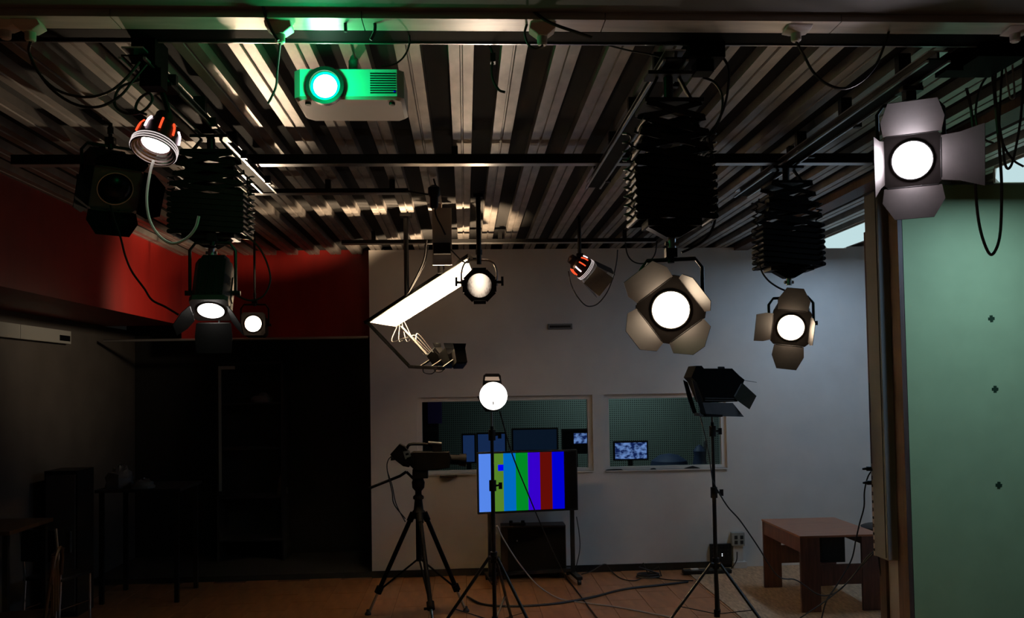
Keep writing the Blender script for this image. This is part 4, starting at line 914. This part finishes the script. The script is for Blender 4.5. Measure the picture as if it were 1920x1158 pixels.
cable('black lead curving from the upper plug down past the table', ap(6.95, (1652, 876), (1640, 878), (1628, 892), (1621, 920), (1620, 950), (1612, 980), (1605, 1010), (1596, 1050), (1570, 1095), (1550, 1125), (1540, 1160)), .006)
cable('black lead hanging from the lower plug past the table edge', ap(6.95, (1652, 903), (1642, 903), (1637, 925), (1638, 955), (1646, 1000), (1648, 1050), (1655, 1090), (1668, 1130), (1685, 1160)), .006)
cable('dark lead running from the bottom socket towards the floor', ap(6.9, (1650, 1024), (1625, 1045), (1590, 1090), (1545, 1128), (1500, 1158)), .006)
cable('thin dark lead from the floor conduit to the black outlet', ap(9.5, (1382, 1034), (1381, 1050), (1373, 1063), (1366, 1070)), .006)

# ================================================================== DARK LEFT CORNER
def cupboard():
    Y = 10.8; a, b = A(424, 900, Y), A(545, 900, Y); zt_ = A(480, 684, Y).z
    t = thing('shelf_cupboard', 'tall black open cupboard in the dark corner', 'cupboard', ((a.x + b.x) / 2, Y, .06))
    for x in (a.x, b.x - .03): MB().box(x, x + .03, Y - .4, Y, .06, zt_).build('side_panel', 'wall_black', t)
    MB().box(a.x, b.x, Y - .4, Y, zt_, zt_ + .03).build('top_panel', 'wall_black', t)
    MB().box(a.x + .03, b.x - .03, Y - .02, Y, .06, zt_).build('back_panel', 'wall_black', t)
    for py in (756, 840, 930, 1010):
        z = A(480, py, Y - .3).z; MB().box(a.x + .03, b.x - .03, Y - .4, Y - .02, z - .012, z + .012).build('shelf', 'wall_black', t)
    MB().box(a.x + .03, a.x + .06, Y - .42, Y - .4, .9, zt_ - .02).build('door_stile', 'plastic_grey', t)
    MB().box(a.x + .06, a.x + .22, Y - .42, Y - .4, zt_ - .06, zt_ - .02).build('door_rail', 'plastic_grey', t)
    return a.x, b.x, Y
cx0, cx1, cyy = cupboard()
def bag(label, c, rx, ry, rz, seed):
    random.seed(seed); mb = MB(); n_, m_ = 14, 7; vs = []; fs = []
    for j in range(m_ + 1):
        ph = math.pi / 2 * j / m_
        for i in range(n_):
            th = 2 * math.pi * i / n_; k = 1 + random.uniform(-.16, .16); vs.append(Vector((math.cos(th) * math.cos(ph) * rx * k, math.sin(th) * math.cos(ph) * ry * k, math.sin(ph) * rz * k if j else 0)) + Vector(c))
    for j in range(m_):
        for i in range(n_): fs.append((j * n_ + i, j * n_ + (i + 1) % n_, (j + 1) * n_ + (i + 1) % n_, (j + 1) * n_ + i))
    o = mb.add(vs, fs).build('plastic_bag', 'bag'); tag(o, label, 'bag', 'plastic bags in the dark corner'); random.seed(7)
z = A(480, 756, cyy - .3).z + .013; bag('crumpled pale plastic bag on the upper cupboard shelf', (A(490, 750, cyy - .25).x, cyy - .22, z), .13, .1, .11, 3)
z = A(480, 930, cyy - .3).z + .013; bag('tall crumpled bag on a lower cupboard shelf', (A(532, 880, cyy - .25).x - .02, cyy - .22, z), .06, .1, .24, 5)
# tables and chairs at the far left
def side_table(label, x0, x1, y0, y1, zt_, mt_='dark_wood'):
    t = thing('side_table', label, 'table', ((x0 + x1) / 2, (y0 + y1) / 2, 0))
    MB().box(x0, x1, y0, y1, zt_ - .03, zt_).build('table_top', mt_, t)
    for x in (x0 + .03, x1 - .07):
        for y in (y0 + .03, y1 - .07): MB().box(x, x + .04, y, y + .04, 0, zt_ - .03).build('leg', 'black_metal', t)
    return t
pd = A(30, 978, 7.3); side_table('dark wooden desk against the left wall', XL + .02, A(78, 985, 7.3).x, 6.8, 7.5, pd.z, 'chair_wood')
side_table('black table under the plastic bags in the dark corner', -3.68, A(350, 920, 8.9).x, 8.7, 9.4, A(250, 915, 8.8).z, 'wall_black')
zb3 = A(250, 915, 8.8).z
bag('pale plastic bag bulging on the black corner table', (A(225, 890, 8.9).x, 8.9, zb3 + .001), .14, .12, .22, 8); bag('low plastic bag beside the bulging one on the corner table', (A(275, 900, 8.9).x, 8.8, zb3 + .001), .12, .1, .09, 9)
pd0 = A(45, 960, 7.2); o = MB().box(XL + .04, XL + .26, 6.9, 7.15, pd.z + .001, pd.z + .2).build('desk_speaker', 'plastic_dark', bevel=.01); tag(o, 'small dark grey box standing on the left desk', 'box')
a, b = A(88, 882, 8.35), A(150, 945, 8.35); t = thing('storage_box', 'dark grey cabinet standing behind the metal chair', 'cabinet', ((a.x + b.x) / 2, 8.4, 0))
MB().box(a.x, b.x, 8.3, 8.65, 0, a.z).build('body', 'plastic_dark', t); MB().box(a.x + .02, b.x - .02, 8.29, 8.3, .05, a.z - .04).build('door_panel', 'wall_dark', t); MB().box(b.x - .06, b.x - .05, 8.27, 8.29, .6, .8).build('handle', 'steel', t)
def chair(label, c, rz, wood):
    t = thing('chair', label, 'chair', c, rz, 'chairs around the studio'); M_ = WM[t.name]; fm = 'chair_wood' if wood else 'chrome'
    MB(M_).box(-.2, .2, -.2, .2, .44, .47).build('seat', 'chair_wood' if wood else 'plastic_dark', t, bevel=.008)
    for sx in (-1, 1):
        MB(M_).cyl((sx * .18, -.18, 0), (sx * .18, -.18, .44), .013).build('leg', fm, t)
        MB(M_).tube([(sx * .18, .22, 0), (sx * .18, .19, .44), (sx * .18, .25, .92)], .013, 8).build('leg', fm, t)
    if wood:
        MB(M_).tube(smooth([(-.18, .24, .72), (-.15, .25, .88), (0, .26, .95), (.15, .25, .88), (.18, .24, .72)], 5), .014).build('back_rail', fm, t)
        for k in range(3): MB(M_).box(-.1 + k * .08, -.06 + k * .08, .22, .235, .47, .92).build('back_slat', fm, t)
    else:
        MB(M_).box(-.18, .18, .22, .25, .62, .90).build('backrest', 'plastic_dark', t, bevel=.008)
    for sx in (-1, 1): MB(M_).cyl((sx * .18, -.18, .2), (sx * .18, .2, .2), .009).build('stretcher', fm, t)
chair('wooden chair with curved slatted back beside the left desk', (-3.28, 6.5, 0), math.radians(-75), True)
chair('chrome-legged chair with black seat before the grey cabinet', (-3.70, 8.0, 0), math.radians(165), False)
# oval hook plate on the left wall
p = A(41, 657, 7.3); o = MB().cyl((XL + .0005, 7.3, p.z), (XL + .02, 7.3, p.z), .045).build('wall_hook', 'black_matt'); tag(o, 'dark round plate on the left wall under the trunking', 'hook')
